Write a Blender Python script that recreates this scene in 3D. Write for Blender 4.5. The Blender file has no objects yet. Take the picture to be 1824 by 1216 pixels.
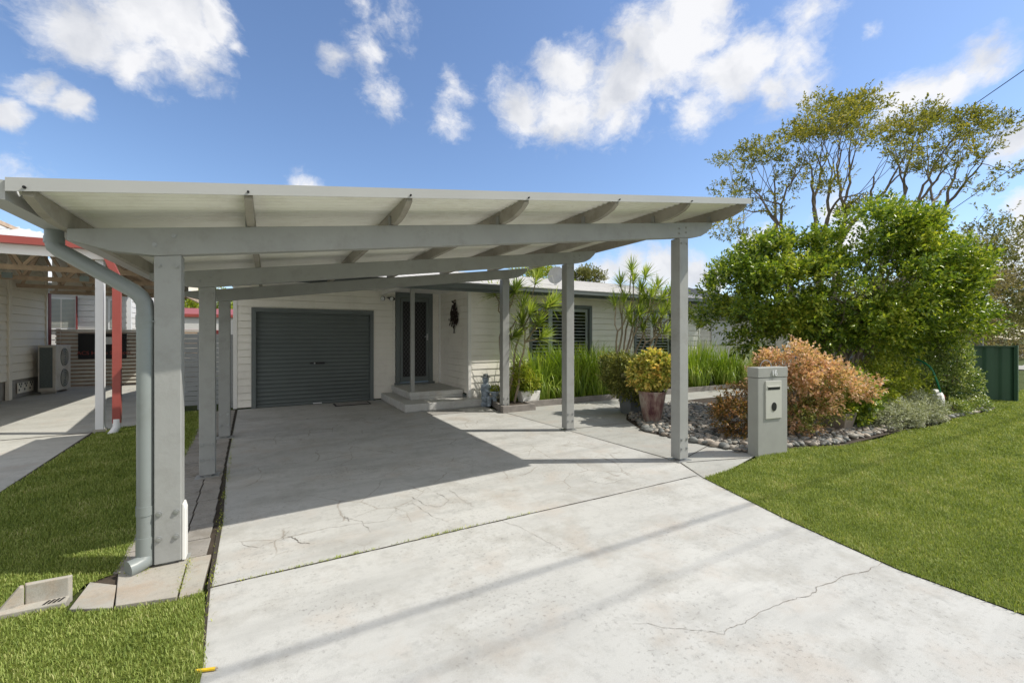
import bpy, math, random
import numpy as np
from mathutils import Vector, noise
random.seed(7); RNG = np.random.default_rng(11)
SC = bpy.context.scene
COL = SC.collection
R = math.radians

# ------------------------------------------------------------------ helpers
class MB:
    """collects shapes and links them as ONE mesh object"""
    def __init__(s): s.v = []; s.f = []; s.m = []
    def quad(s, a, b, c, d, mi=0):
        n = len(s.v); s.v += [a, b, c, d]; s.f.append((n, n+1, n+2, n+3)); s.m.append(mi)
    def poly(s, pts, mi=0):
        n = len(s.v); s.v += list(pts); s.f.append(tuple(range(n, n+len(pts)))); s.m.append(mi)
    def box(s, x0, x1, y0, y1, z0, z1, mi=0, rot=None):
        n = len(s.v)
        P = [(x0,y0,z0),(x1,y0,z0),(x1,y1,z0),(x0,y1,z0),(x0,y0,z1),(x1,y0,z1),(x1,y1,z1),(x0,y1,z1)]
        s.v += P
        for f in ((0,3,2,1),(4,5,6,7),(0,1,5,4),(1,2,6,5),(2,3,7,6),(3,0,4,7)):
            s.f.append(tuple(n+i for i in f)); s.m.append(mi)
        return s
    def prism(s, pts, vec, mi=0):
        """pts: closed outline (3D), extruded by vec"""
        n = len(s.v); k = len(pts)
        s.v += [tuple(p) for p in pts] + [tuple(p[i]+vec[i] for i in range(3)) for p in pts]
        s.f.append(tuple(range(n, n+k))[::-1]); s.m.append(mi)
        s.f.append(tuple(range(n+k, n+2*k))); s.m.append(mi)
        for i in range(k):
            j = (i+1) % k
            s.f.append((n+i, n+j, n+k+j, n+k+i)); s.m.append(mi)
        return s
    def bar(s, a, b, w, h, mi=0, up=(0,0,1)):
        a = Vector(a); b = Vector(b); d = (b-a).normalized(); up = Vector(up)
        sd = d.cross(up)
        if sd.length < 1e-4: sd = d.cross(Vector((1,0,0)))
        sd.normalize(); u2 = sd.cross(d).normalized()
        pts = [a + sd*(w/2*i) + u2*(h/2*j) for i, j in ((-1,-1),(1,-1),(1,1),(-1,1))]
        return s.prism(pts, b-a, mi)
    def tube(s, pts, rad, n=10, caps=True, mi=0):
        pts = [Vector(p) for p in pts]
        if not hasattr(rad, '__len__'): rad = [rad]*len(pts)
        base = len(s.v); ref = None
        for i, p in enumerate(pts):
            if i == 0: d = pts[1]-pts[0]
            elif i == len(pts)-1: d = pts[-1]-pts[-2]
            else: d = (pts[i+1]-pts[i]).normalized() + (pts[i]-pts[i-1]).normalized()
            d.normalize()
            if ref is None:
                ref = Vector((0,0,1)) if abs(d.z) < .9 else Vector((1,0,0))
            x = ref - d*ref.dot(d); x.normalize(); y = d.cross(x); ref = x
            for k in range(n):
                a = 2*math.pi*k/n
                q = p + (x*math.cos(a)+y*math.sin(a))*rad[i]; s.v.append(tuple(q))
        for i in range(len(pts)-1):
            for k in range(n):
                k2 = (k+1) % n
                s.f.append((base+i*n+k, base+i*n+k2, base+(i+1)*n+k2, base+(i+1)*n+k)); s.m.append(mi)
        if caps:
            s.f.append(tuple(base+k for k in range(n))[::-1]); s.m.append(mi)
            m = base+(len(pts)-1)*n
            s.f.append(tuple(m+k for k in range(n))); s.m.append(mi)
        return s
    def lathe(s, c, prof, n=20, mi=0, sq=0):
        base = len(s.v)
        for r, z in prof:
            for k in range(n):
                a = 2*math.pi*(k+.5)/n
                s.v.append((c[0]+r*math.cos(a), c[1]+r*math.sin(a), c[2]+z))
        for i in range(len(prof)-1):
            for k in range(n):
                k2 = (k+1) % n
                s.f.append((base+i*n+k, base+i*n+k2, base+(i+1)*n+k2, base+(i+1)*n+k)); s.m.append(mi)
        s.f.append(tuple(base+k for k in range(n))[::-1]); s.m.append(mi)
        m = base+(len(prof)-1)*n
        s.f.append(tuple(m+k for k in range(n))); s.m.append(mi)
        return s
    def build(s, name, mats, parent=None, smooth=False, bevel=0, weld=False):
        me = bpy.data.meshes.new(name)
        me.from_pydata([tuple(v) for v in s.v], [], s.f)
        if not isinstance(mats, (list, tuple)): mats = [mats]
        for m in mats: me.materials.append(m)
        me.polygons.foreach_set('material_index', s.m)
        if smooth:
            me.polygons.foreach_set('use_smooth', [True]*len(me.polygons))
        me.update()
        o = bpy.data.objects.new(name, me); COL.objects.link(o)
        if smooth:
            try: me.set_sharp_from_angle(angle=R(40))
            except Exception: pass
        if parent: o.parent = parent
        if bevel:
            b = o.modifiers.new('bevel', 'BEVEL'); b.width = bevel; b.segments = 2; b.limit_method = 'ANGLE'; b.angle_limit = R(50)
        return o

def npmesh(name, V, F, mats, parent=None, mi=None, smooth=False):
    """F: (n,k) int array of faces of one size, or a list of such arrays"""
    if not isinstance(F, list): F = [F]
    me = bpy.data.meshes.new(name)
    V = np.asarray(V, dtype=np.float32)
    me.vertices.add(len(V)); me.vertices.foreach_set('co', V.ravel())
    loops = np.concatenate([f.ravel() for f in F]).astype(np.int32)
    sizes = np.concatenate([np.full(len(f), f.shape[1]) for f in F]).astype(np.int32)
    starts = np.concatenate([[0], np.cumsum(sizes)[:-1]]).astype(np.int32)
    me.loops.add(len(loops)); me.loops.foreach_set('vertex_index', loops)
    me.polygons.add(len(sizes)); me.polygons.foreach_set('loop_start', starts)
    if not isinstance(mats, (list, tuple)): mats = [mats]
    for m in mats: me.materials.append(m)
    if mi is not None: me.polygons.foreach_set('material_index', mi)
    if smooth: me.polygons.foreach_set('use_smooth', np.ones(len(sizes), dtype=bool))
    me.update(calc_edges=True); me.validate()
    o = bpy.data.objects.new(name, me); COL.objects.link(o)
    if parent: o.parent = parent
    return o

def thing(name, label, cat, loc=(0,0,0), group=None):
    o = bpy.data.objects.new(name, None); COL.objects.link(o); o.empty_display_size = .2
    o['label'] = label; o['category'] = cat
    if group: o['group'] = group
    o['base'] = list(loc)
    return o
def tag(o, label, cat, group=None, kind=None):
    o['label'] = label; o['category'] = cat
    if group: o['group'] = group
    if kind: o['kind'] = kind
    return o
def struct(o, kind='structure', label=None, cat=None):
    o['kind'] = kind
    if label: o['label'] = label
    if cat: o['category'] = cat
    return o

# ------------------------------------------------------------------ materials
def new_mat(name):
    m = bpy.data.materials.new(name); m.use_nodes = True
    nt = m.node_tree; nt.nodes.clear()
    out = nt.nodes.new('ShaderNodeOutputMaterial')
    return m, nt, out
def N(nt, typ, **kw):
    n = nt.nodes.new(typ)
    for k, v in kw.items():
        if k.startswith('i_'):
            key = k[2:].replace('_', ' ')
            n.inputs[key].default_value = v
        else: setattr(n, k, v)
    return n
def L(nt, a, b): nt.links.new(a, b)
def coords(nt, scale=(1,1,1), rot=(0,0,0)):
    tc = N(nt, 'ShaderNodeNewGeometry')
    mp = N(nt, 'ShaderNodeMapping'); mp.inputs['Scale'].default_value = scale; mp.inputs['Rotation'].default_value = rot
    L(nt, tc.outputs['Position'], mp.inputs['Vector']); return mp.outputs['Vector']
def noise_n(nt, vec, scale, detail=6, rough=.6):
    n = N(nt, 'ShaderNodeTexNoise'); n.inputs['Scale'].default_value = scale; n.inputs['Detail'].default_value = detail
    n.inputs['Roughness'].default_value = rough; L(nt, vec, n.inputs['Vector']); return n.outputs['Fac']
def ramp(nt, fac, stops):
    r = N(nt, 'ShaderNodeValToRGB'); L(nt, fac, r.inputs['Fac'])
    el = r.color_ramp.elements
    while len(el) < len(stops): el.new(.5)
    for e, (p, c) in zip(el, stops):
        e.position = p; e.color = (c[0], c[1], c[2], 1) if hasattr(c, '__len__') else (c, c, c, 1)
    return r.outputs['Color']
def mix(nt, fac, a, b, typ='MIX'):
    m = N(nt, 'ShaderNodeMix', data_type='RGBA', blend_type=typ)
    for s, val in ((m.inputs['Factor'], fac), (m.inputs[6], a), (m.inputs[7], b)):
        if hasattr(val, 'is_linked') or hasattr(val, 'links'): L(nt, val, s)
        elif hasattr(val, '__len__'): s.default_value = (val[0], val[1], val[2], 1)
        else: s.default_value = val
    return m.outputs[2]
def bump(nt, h, strength=.3, dist=.01, normal=None):
    b = N(nt, 'ShaderNodeBump'); b.inputs['Strength'].default_value = strength; b.inputs['Distance'].default_value = dist
    L(nt, h, b.inputs['Height'])
    if normal: L(nt, normal, b.inputs['Normal'])
    return b.outputs['Normal']
def paint(name, c, rough=.55, var=.10, vscale=3, metal=0, bmp=.15, bscale=60, stretch=(1,1,1), spec=.4, dirt=None, dirt_amt=.5, dirt_scale=2.5):
    m, nt, out = new_mat(name)
    p = N(nt, 'ShaderNodeBsdfPrincipled'); L(nt, p.outputs[0], out.inputs[0])
    vec = coords(nt, stretch)
    n1 = noise_n(nt, vec, vscale)
    lo = tuple(x*(1-var) for x in c); hi = tuple(min(1, x*(1+var)) for x in c)
    colr = ramp(nt, n1, [(.3, lo), (.7, hi)])
    if dirt:
        n2 = noise_n(nt, vec, dirt_scale, 10, .7)
        f = ramp(nt, n2, [(.5, 0), (.72, dirt_amt)])
        colr = mix(nt, f, colr, dirt)
    L(nt, colr, p.inputs['Base Color'])
    p.inputs['Roughness'].default_value = rough; p.inputs['Metallic'].default_value = metal
    p.inputs['Specular IOR Level'].default_value = spec
    if bmp:
        n3 = noise_n(nt, vec, bscale, 4)
        L(nt, bump(nt, n3, bmp, .004), p.inputs['Normal'])
    return m

def leaf_mat(name, stops, rough=.45, trans=.3, spec=.45, nscale=1.2):
    m, nt, out = new_mat(name)
    g = N(nt, 'ShaderNodeNewGeometry')
    n1 = noise_n(nt, coords(nt), nscale, 3)
    ma = N(nt, 'ShaderNodeMath', operation='MULTIPLY_ADD'); L(nt, g.outputs['Random Per Island'], ma.inputs[0]); ma.inputs[1].default_value = .62
    m2 = N(nt, 'ShaderNodeMath', operation='MULTIPLY_ADD'); L(nt, n1, m2.inputs[0]); m2.inputs[1].default_value = .9; m2.inputs[2].default_value = -.26
    L(nt, m2.outputs[0], ma.inputs[2])
    c = ramp(nt, ma.outputs[0], stops)
    p = N(nt, 'ShaderNodeBsdfPrincipled'); L(nt, c, p.inputs['Base Color'])
    p.inputs['Roughness'].default_value = rough; p.inputs['Specular IOR Level'].default_value = spec
    t = N(nt, 'ShaderNodeBsdfTranslucent')
    tc = mix(nt, 1.0, c, (1.25, 1.2, .55), 'MULTIPLY'); L(nt, tc, t.inputs['Color'])
    ms = N(nt, 'ShaderNodeMixShader'); ms.inputs[0].default_value = trans
    L(nt, p.outputs[0], ms.inputs[1]); L(nt, t.outputs[0], ms.inputs[2]); L(nt, ms.outputs[0], out.inputs[0])
    return m

def concrete(name, c, stain=(.16,.15,.13), crack=0, rough=.85, blotch=.4, speck=.35, warm=(.42,.36,.30)):
    m, nt, out = new_mat(name)
    p = N(nt, 'ShaderNodeBsdfPrincipled'); L(nt, p.outputs[0], out.inputs[0]); p.inputs['Roughness'].default_value = rough
    p.inputs['Specular IOR Level'].default_value = .25
    vec = coords(nt)
    n1 = noise_n(nt, vec, .9, 8, .6)
    col = ramp(nt, n1, [(.3, tuple(x*.9 for x in c)), (.7, tuple(x*1.06 for x in c))])
    nb = noise_n(nt, vec, 1.7, 10, .72)
    col = mix(nt, ramp(nt, nb, [(.50, 0), (.64, blotch)]), col, stain)
    nw = noise_n(nt, coords(nt, (1,1,1), (.3,.2,.5)), 2.3, 6, .6)
    col = mix(nt, ramp(nt, nw, [(.53, 0), (.68, .4)]), col, warm)
    sm = noise_n(nt, coords(nt, (.35,1.6,1), (0,0,.5)), 2.2, 8, .65)
    col = mix(nt, ramp(nt, sm, [(.47, 0), (.66, blotch)]), col, tuple(x*.72 for x in c))
    np_ = noise_n(nt, vec, 9, 8, .75)
    col = mix(nt, ramp(nt, np_, [(.52, 0), (.68, .5)]), col, tuple(x*.62 for x in c))
    ns = noise_n(nt, vec, 38, 5, .7)
    nm = noise_n(nt, vec, 1.1, 5, .7)
    sp = N(nt, 'ShaderNodeMath', operation='MULTIPLY'); L(nt, ramp(nt, ns, [(.56, 0), (.63, 1)]), sp.inputs[0]); L(nt, ramp(nt, nm, [(.44, 0), (.56, speck)]), sp.inputs[1])
    col = mix(nt, sp.outputs[0], col, (.10,.09,.075))
    nf = noise_n(nt, vec, 260, 2)
    col = mix(nt, .22, col, ramp(nt, nf, [(.3, .25), (.7, .8)]), 'OVERLAY')
    if crack:
        wv = N(nt, 'ShaderNodeTexNoise'); wv.inputs['Scale'].default_value = 3; wv.inputs['Detail'].default_value = 4; L(nt, vec, wv.inputs['Vector'])
        mv = N(nt, 'ShaderNodeMix', data_type='VECTOR'); mv.inputs['Factor'].default_value = .14; L(nt, vec, mv.inputs[4]); L(nt, wv.outputs['Color'], mv.inputs[5])
        vo = N(nt, 'ShaderNodeTexVoronoi', feature='DISTANCE_TO_EDGE'); vo.inputs['Scale'].default_value = crack; L(nt, mv.outputs[1], vo.inputs['Vector'])
        cr = ramp(nt, vo.outputs['Distance'], [(0, 1), (.016, 0)])
        nmk = noise_n(nt, coords(nt, (1,1,1), (0,0,1.1)), 1.3, 3)
        sep = N(nt, 'ShaderNodeSeparateXYZ'); L(nt, vec, sep.inputs[0])
        band = N(nt, 'ShaderNodeMath', operation='GREATER_THAN'); L(nt, sep.outputs['Y'], band.inputs[0]); band.inputs[1].default_value = 3.16
        ck = N(nt, 'ShaderNodeMath', operation='MULTIPLY'); L(nt, cr, ck.inputs[0]); L(nt, ramp(nt, nmk, [(.47, 0), (.56, .75)]), ck.inputs[1])
        ck2 = N(nt, 'ShaderNodeMath', operation='MULTIPLY'); L(nt, ck.outputs[0], ck2.inputs[0]); L(nt, band.outputs[0], ck2.inputs[1])
        col = mix(nt, ck2.outputs[0], col, (.26,.23,.19))
    L(nt, col, p.inputs['Base Color'])
    L(nt, bump(nt, noise_n(nt, vec, 120, 5), .25, .004), p.inputs['Normal'])
    return m

M = {}
M['frame_paint'] = paint('painted timber grey', (.325,.33,.315), .5, .06, 3, stretch=(1,1,1), bscale=35, bmp=.35, dirt=(.14,.125,.10), dirt_amt=.28, dirt_scale=5)
M['rafter'] = paint('weathered rafter paint', (.34,.315,.265), .6, .10, 4, bscale=35, bmp=.3, dirt=(.12,.10,.07), dirt_amt=.5, dirt_scale=4.5)
M['barge'] = paint('barge colorbond', (.40,.405,.385), .4, .05, 1.5, bmp=0)
M['sheet'] = paint('roof sheet cream', (.86,.85,.78), .5, .05, 1.2, bmp=.05, dirt=(.38,.32,.22), dirt_amt=.3)
M['pipe'] = paint('pvc grey paint', (.235,.26,.25), .38, .06, 2, bmp=.03, dirt=(.12,.11,.09), dirt_amt=.3)
M['bolt'] = paint('galvanised bolt', (.38,.39,.39), .4, .1, 10, metal=.6, bmp=0)
M['siding'] = paint('weatherboard paint', (.86,.83,.75), .55, .04, 1.5, bmp=.06, bscale=30, dirt=(.45,.42,.36), dirt_amt=.25)
M['trim_white'] = paint('white trim', (.80,.79,.75), .5, .03, 2, bmp=0)
M['dark_trim'] = paint('slate trim', (.135,.155,.152), .45, .06, 2, bmp=.05)
M['roller'] = paint('roller door steel', (.115,.135,.13), .4, .12, .9, bmp=.03, spec=.5)
M['black'] = paint('black plastic', (.012,.012,.013), .5, .1, 5, bmp=0)
M['mesh_black'] = paint('screen mesh black', (.008,.008,.009), .45, .1, 5, bmp=0)
M['lattice'] = paint('screen lattice', (.11,.11,.105), .4, .1, 5, bmp=0)
M['dark_room'] = paint('painted dark interior', (.012,.014,.017), .8, .3, 2, bmp=0)  # gloom of unlit interiors painted in as near-black
M['white_plastic'] = paint('white plastic', (.75,.76,.76), .4, .03, 5, bmp=0)
M['steps'] = concrete('step paint', (.56,.565,.54), stain=(.32,.29,.25), blotch=.25, speck=.15)
M['concrete'] = concrete('driveway concrete', (.485,.482,.455), crack=2.1, stain=(.31,.295,.26), blotch=.55, speck=.36)
M['path'] = concrete('path concrete', (.40,.40,.37), stain=(.27,.255,.21), speck=.3)
M['nbconc'] = concrete('neighbour concrete', (.47,.465,.42), stain=(.3,.28,.24), speck=.3)
M['paver'] = concrete('paver concrete', (.33,.31,.28), stain=(.15,.13,.10), speck=.6, blotch=.6)
M['slab'] = concrete('slab concrete', (.40,.38,.33), stain=(.40,.24,.12), blotch=.55, speck=.2)
M['groove'] = paint('joint dirt', (.05,.042,.032), .95, .3, 20, bmp=.2)
M['crack'] = paint('crack grime', (.25,.23,.20), .95, .4, 25, bmp=.2)
M['white_roof'] = paint('pale roof sheet', (.62,.63,.62), .45, .04, 2, bmp=0)
M['grey_roof'] = paint('grey roof sheet', (.62,.59,.53), .5, .05, 2, bmp=0, dirt=(.40,.36,.30), dirt_amt=.3)
M['tile_roof'] = paint('slate roof', (.22,.225,.225), .5, .08, 2, bmp=0)
M['nb_wall'] = paint('beige weatherboard', (.78,.72,.61), .6, .05, 1.5, bmp=.05)
M['nb_white'] = paint('white weatherboard', (.66,.655,.63), .6, .04, 1.5, bmp=.05)
M['red'] = paint('red metal paint', (.33,.075,.06), .4, .08, 3, bmp=0)
M['maroon'] = paint('maroon paint', (.18,.03,.03), .5, .08, 3, bmp=0)
M['truss'] = paint('truss timber', (.46,.34,.24), .7, .2, 6, bmp=.2)
M['steel_blue'] = paint('connector plate', (.30,.36,.36), .4, .1, 6, metal=.5, bmp=0)
M['ac'] = paint('outdoor unit cream', (.52,.49,.43), .5, .05, 4, bmp=0, dirt=(.25,.15,.08), dirt_amt=.5)
M['ac_dark'] = paint('coil fins', (.10,.12,.115), .6, .2, 30, bmp=0)
M['slat_grey'] = paint('grey slat paint', (.30,.315,.32), .6, .07, 3, bmp=.1)
M['slat_white'] = paint('cream slat paint', (.62,.60,.53), .6, .05, 3, bmp=.1)
M['mailbox'] = paint('mailbox paint', (.35,.355,.33), .6, .08, 3, bmp=.2, bscale=20)
M['mail_panel'] = paint('mailbox metal', (.54,.54,.49), .35, .03, 5, bmp=0)
M['green_steel'] = paint('green steel fence', (.035,.085,.05), .45, .08, 2, bmp=0)
M['bark'] = paint('grey bark', (.17,.14,.11), .85, .35, 12, bmp=.6, bscale=40, stretch=(1,1,.3))
M['bark_pale'] = paint('pale cane bark', (.34,.28,.20), .8, .3, 20, bmp=.5, bscale=50, stretch=(1,1,2))
M['soil'] = paint('garden soil', (.055,.042,.03), .95, .4, 10, bmp=.9, bscale=40)
M['kerb_timber'] = paint('bed edging', (.24,.22,.20), .85, .2, 6, bmp=.4)
M['pot_glaze'] = None
M['pot_grey'] = paint('grey pot', (.15,.165,.17), .5, .1, 5, bmp=.1)
M['pot_stone'] = paint('weathered square pot', (.26,.22,.18), .8, .2, 8, bmp=.4)
M['hose'] = paint('green hose', (.01,.20,.10), .4, .1, 5, bmp=0)
M['blue_ceramic'] = paint('blue white ceramic', (.30,.36,.42), .4, .5, 14, bmp=.1)
M['mat_black'] = paint('rubber mat', (.02,.02,.02), .8, .3, 20, bmp=.4)
M['mat_grey'] = paint('coir mat', (.30,.29,.27), .95, .2, 30, bmp=.8)
M['yellow'] = paint('yellow timber', (.75,.50,.02), .6, .1, 10, bmp=0)
M['wire'] = paint('cable sheath', (.02,.02,.022), .6, .1, 10, bmp=0)
M['rust'] = paint('rusty iron', (.035,.022,.018), .8, .4, 20, bmp=.4)
M['render'] = paint('rendered base', (.30,.28,.25), .9, .1, 5, bmp=.4)
def glass_mat():
    m, nt, out = new_mat('window glass')
    p = N(nt, 'ShaderNodeBsdfPrincipled'); p.inputs['Base Color'].default_value = (.9,.95,.95,1)
    p.inputs['Roughness'].default_value = .03; p.inputs['Transmission Weight'].default_value = 1; p.inputs['IOR'].default_value = 1.35
    L(nt, p.outputs[0], out.inputs[0]); return m
M['glass'] = glass_mat()
def pot_glaze():
    m, nt, out = new_mat('glazed urn')
    p = N(nt, 'ShaderNodeBsdfPrincipled'); L(nt, p.outputs[0], out.inputs[0]); p.inputs['Roughness'].default_value = .35
    vec = coords(nt, (1,1,.35))
    c = ramp(nt, noise_n(nt, vec, 9, 6, .6), [(.36, (.09,.03,.035)), (.5, (.24,.15,.13)), (.62, (.36,.30,.25))])
    L(nt, c, p.inputs['Base Color']); L(nt, bump(nt, noise_n(nt, vec, 30), .2, .01), p.inputs['Normal']); return m
M['pot_glaze'] = pot_glaze()
def ground_mat(name, stops, sc=3):
    m, nt, out = new_mat(name)
    p = N(nt, 'ShaderNodeBsdfPrincipled'); L(nt, p.outputs[0], out.inputs[0]); p.inputs['Roughness'].default_value = .95
    p.inputs['Specular IOR Level'].default_value = .1
    vec = coords(nt)
    a = noise_n(nt, vec, sc, 10, .75)
    L(nt, ramp(nt, a, stops), p.inputs['Base Color'])
    L(nt, bump(nt, noise_n(nt, vec, 90, 4), .6, .02), p.inputs['Normal']); return m
M['turf'] = ground_mat('turf', [(.3, (.08,.10,.02)), (.5, (.12,.15,.03)), (.7, (.18,.20,.05))], 14)
M['ground'] = ground_mat('ground', [(.3, (.05,.07,.02)), (.6, (.09,.11,.04)), (.8, (.14,.13,.07))], 1.2)
M['blade'] = leaf_mat('grass blade', [(.08, (.12,.175,.035)), (.42, (.25,.325,.07)), (.75, (.39,.44,.13)), (.95, (.62,.57,.30))], .55, .3, .25, nscale=2.6)
M['leaf_big'] = leaf_mat('glossy green leaf', [(.08, (.045,.095,.015)), (.34, (.13,.22,.03)), (.6, (.31,.41,.05)), (.9, (.58,.60,.10))], .35, .35, .5)
M['leaf_hedge'] = leaf_mat('hedge leaf', [(.1, (.07,.14,.03)), (.45, (.22,.31,.08)), (.75, (.42,.48,.15)), (.95, (.62,.62,.38))], .3, .3, .6, 3)
M['leaf_tree'] = leaf_mat('olive tree leaf', [(.08, (.08,.10,.025)), (.4, (.20,.22,.05)), (.7, (.38,.36,.07)), (.97, (.54,.44,.13))], .5, .35, .3, .6)
M['leaf_maple'] = leaf_mat('coral leaf', [(.10, (.22,.22,.07)), (.34, (.46,.33,.17)), (.56, (.80,.50,.36)), (.9, (.92,.72,.54))], .5, .35, .3, 3.2)
M['leaf_dkred'] = leaf_mat('dark bronze leaf', [(.1, (.08,.09,.02)), (.45, (.20,.14,.04)), (.75, (.42,.21,.09)), (.97, (.60,.38,.18))], .5, .3, .3, 3)
M['leaf_croton'] = leaf_mat('yellow orange leaf', [(.08, (.12,.17,.03)), (.34, (.34,.40,.06)), (.58, (.78,.72,.20)), (.84, (.95,.70,.22)), (.98, (.85,.40,.14))], .35, .25, .5, 5)
M['leaf_olive'] = leaf_mat('olive leaf', [(.1, (.08,.12,.03)), (.5, (.22,.25,.06)), (.85, (.48,.45,.14)), (.98, (.60,.42,.16))], .45, .3, .4, 4)
M['leaf_strap'] = leaf_mat('strap leaf', [(.08, (.09,.16,.018)), (.40, (.22,.35,.035)), (.74, (.42,.55,.075)), (.97, (.62,.54,.22))], .4, .35, .4, 2)
M['leaf_pale'] = leaf_mat('pale grass', [(.1, (.26,.34,.10)), (.5, (.44,.52,.19)), (.9, (.66,.68,.36))], .5, .4, .3, 2)
M['leaf_drac'] = leaf_mat('dragon leaf', [(.1, (.13,.20,.03)), (.45, (.28,.38,.06)), (.8, (.48,.56,.14)), (.98, (.64,.60,.26))], .4, .35, .4, 2)
M['leaf_silver'] = leaf_mat('silver leaf', [(.1, (.20,.23,.13)), (.5, (.44,.47,.32)), (.9, (.70,.72,.58))], .6, .2, .3, 4)
M['leaf_lime'] = leaf_mat('lime leaf', [(.1, (.12,.18,.02)), (.5, (.32,.40,.05)), (.9, (.64,.62,.10))], .4, .35, .4, 3)
M['leaf_far'] = leaf_mat('far tree leaf', [(.1, (.08,.10,.03)), (.5, (.21,.22,.08)), (.9, (.38,.35,.18))], .6, .3, .2, .8)
M['leaf_dry'] = leaf_mat('dry brown leaf', [(.1, (.13,.11,.06)), (.5, (.28,.24,.14)), (.9, (.42,.37,.24))], .6, .3, .2, .8)
def stone_mat():
    m, nt, out = new_mat('river stone')
    g = N(nt, 'ShaderNodeNewGeometry')
    p = N(nt, 'ShaderNodeBsdfPrincipled'); L(nt, p.outputs[0], out.inputs[0]); p.inputs['Roughness'].default_value = .75
    oi = N(nt, 'ShaderNodeObjectInfo')
    ad = N(nt, 'ShaderNodeMath', operation='ADD'); L(nt, g.outputs['Random Per Island'], ad.inputs[0]); L(nt, oi.outputs['Random'], ad.inputs[1])
    fr = N(nt, 'ShaderNodeMath', operation='FRACT'); L(nt, ad.outputs[0], fr.inputs[0])
    c = ramp(nt, fr.outputs[0], [(0, (.13,.14,.135)), (.3, (.22,.225,.21)), (.55, (.33,.31,.27)), (.8, (.46,.40,.33)), (1, (.19,.16,.13))])
    n = noise_n(nt, coords(nt), 25, 6)
    L(nt, mix(nt, .5, c, ramp(nt, n, [(.3, .35), (.7, .65)]), 'OVERLAY'), p.inputs['Base Color'])
    L(nt, bump(nt, n, .3, .01), p.inputs['Normal']); return m
M['stone'] = stone_mat()

# ------------------------------------------------------------------ camera
HZ = 1.5
cam = bpy.data.cameras.new('camera'); co = bpy.data.objects.new('camera', cam); COL.objects.link(co)
co.location = (0,0,HZ); co.rotation_euler = (R(90), 0, -math.atan2(.4888,.8725))
cam.sensor_width = 36; cam.lens = 773/1824*36; cam.shift_y = -8/1824; cam.clip_start = .05; cam.clip_end = 3000
SC.camera = co
FX, FY = .4888, .8725
def ray(px, py):
    X = (px-912)/773; Y = (600-py)/773
    return Vector((FY*X+FX, -FX*X+FY, Y)).normalized()

# ------------------------------------------------------------------ light and sky
SUN = Vector((.753, -.392, 1)).normalized()
sun = bpy.data.lights.new('sun', 'SUN'); so = bpy.data.objects.new('sun', sun); COL.objects.link(so)
sun.energy = 4.6; sun.angle = R(.53); sun.color = (1, .95, .86)
so.rotation_euler = SUN.to_track_quat('Z', 'Y').to_euler()
w = bpy.data.worlds.new('World'); SC.world = w; w.use_nodes = True
nt = w.node_tree; nt.nodes.clear()
out = N(nt, 'ShaderNodeOutputWorld'); bg = N(nt, 'ShaderNodeBackground'); L(nt, bg.outputs[0], out.inputs[0])
bg.inputs['Strength'].default_value = .15
sky = N(nt, 'ShaderNodeTexSky', sky_type='NISHITA'); sky.sun_disc = False
sky.sun_elevation = math.asin(SUN.z); sky.sun_rotation = math.atan2(SUN.x, SUN.y)
sky.air_density = 1.0; sky.dust_density = .4; sky.ozone_density = 1.6
tc = N(nt, 'ShaderNodeTexCoord')
dirv0 = tc.outputs['Generated']
wn = N(nt, 'ShaderNodeTexNoise'); wn.inputs['Scale'].default_value = 5.5; wn.inputs['Detail'].default_value = 6; wn.inputs['Roughness'].default_value = .6; L(nt, dirv0, wn.inputs['Vector'])
ws = N(nt, 'ShaderNodeVectorMath', operation='MULTIPLY_ADD'); L(nt, wn.outputs['Color'], ws.inputs[0]); ws.inputs[1].default_value = (.10,.10,.10); ws.inputs[2].default_value = (-.05,-.05,-.05)
wa = N(nt, 'ShaderNodeVectorMath', operation='ADD'); L(nt, dirv0, wa.inputs[0]); L(nt, ws.outputs[0], wa.inputs[1])
dirv = wa.outputs[0]
CL = [(130,45,75,1),(225,30,105,1),(315,55,85,1),(392,45,40,1),(225,110,45,.9),(60,20,40,.7),(420,85,20,.7),(250,90,60,.8),
      (70,150,38,.75),(125,185,36,1),(8,200,38,1),(40,135,30,.6),
      (705,28,52,.68),(655,95,40,.58),(600,108,28,.55),(725,72,28,.55),(650,0,30,.6),
      (690,170,34,.42),(825,170,30,.42),(810,215,24,.36),(812,142,20,.4),
      (925,190,60,1),(1000,205,70,1),(1010,125,62,1),(1100,160,85,1),(1120,75,65,.8),(1215,95,110,1),(1240,10,75,1),(1310,135,85,1),(1250,200,50,.9),(1410,130,60,.7),(1370,165,50,.7),
      (1435,28,52,.7),(1558,45,26,.6),
      (1625,160,58,1),(1690,150,62,1),(1735,110,60,1),(1600,185,36,.8),(1765,130,40,.7),
      (1822,255,48,1),(1800,275,30,.8),(1826,390,42,1),(1822,445,48,1),(1790,480,40,1),(1700,450,40,.9),
      (1075,492,34,1),(1125,480,32,1),(1180,478,42,1),(1230,478,42,1),(1270,492,36,1),(1335,452,46,1),(1365,430,26,.9),(1010,505,40,1),(1480,380,36,.7),(1520,420,46,.8),(1600,395,40,.6),
      (540,324,22,.5),(300,560,120,.8),(30,330,40,.3),
      (-300,200,160,1),(-500,-200,200,1),(2200,100,180,1),(2400,400,160,1),(900,-400,160,.9),(300,-700,220,1),(1700,-500,200,1)]
# broken cloud added behind the viewer, out of sight, as neutral fill light

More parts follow.
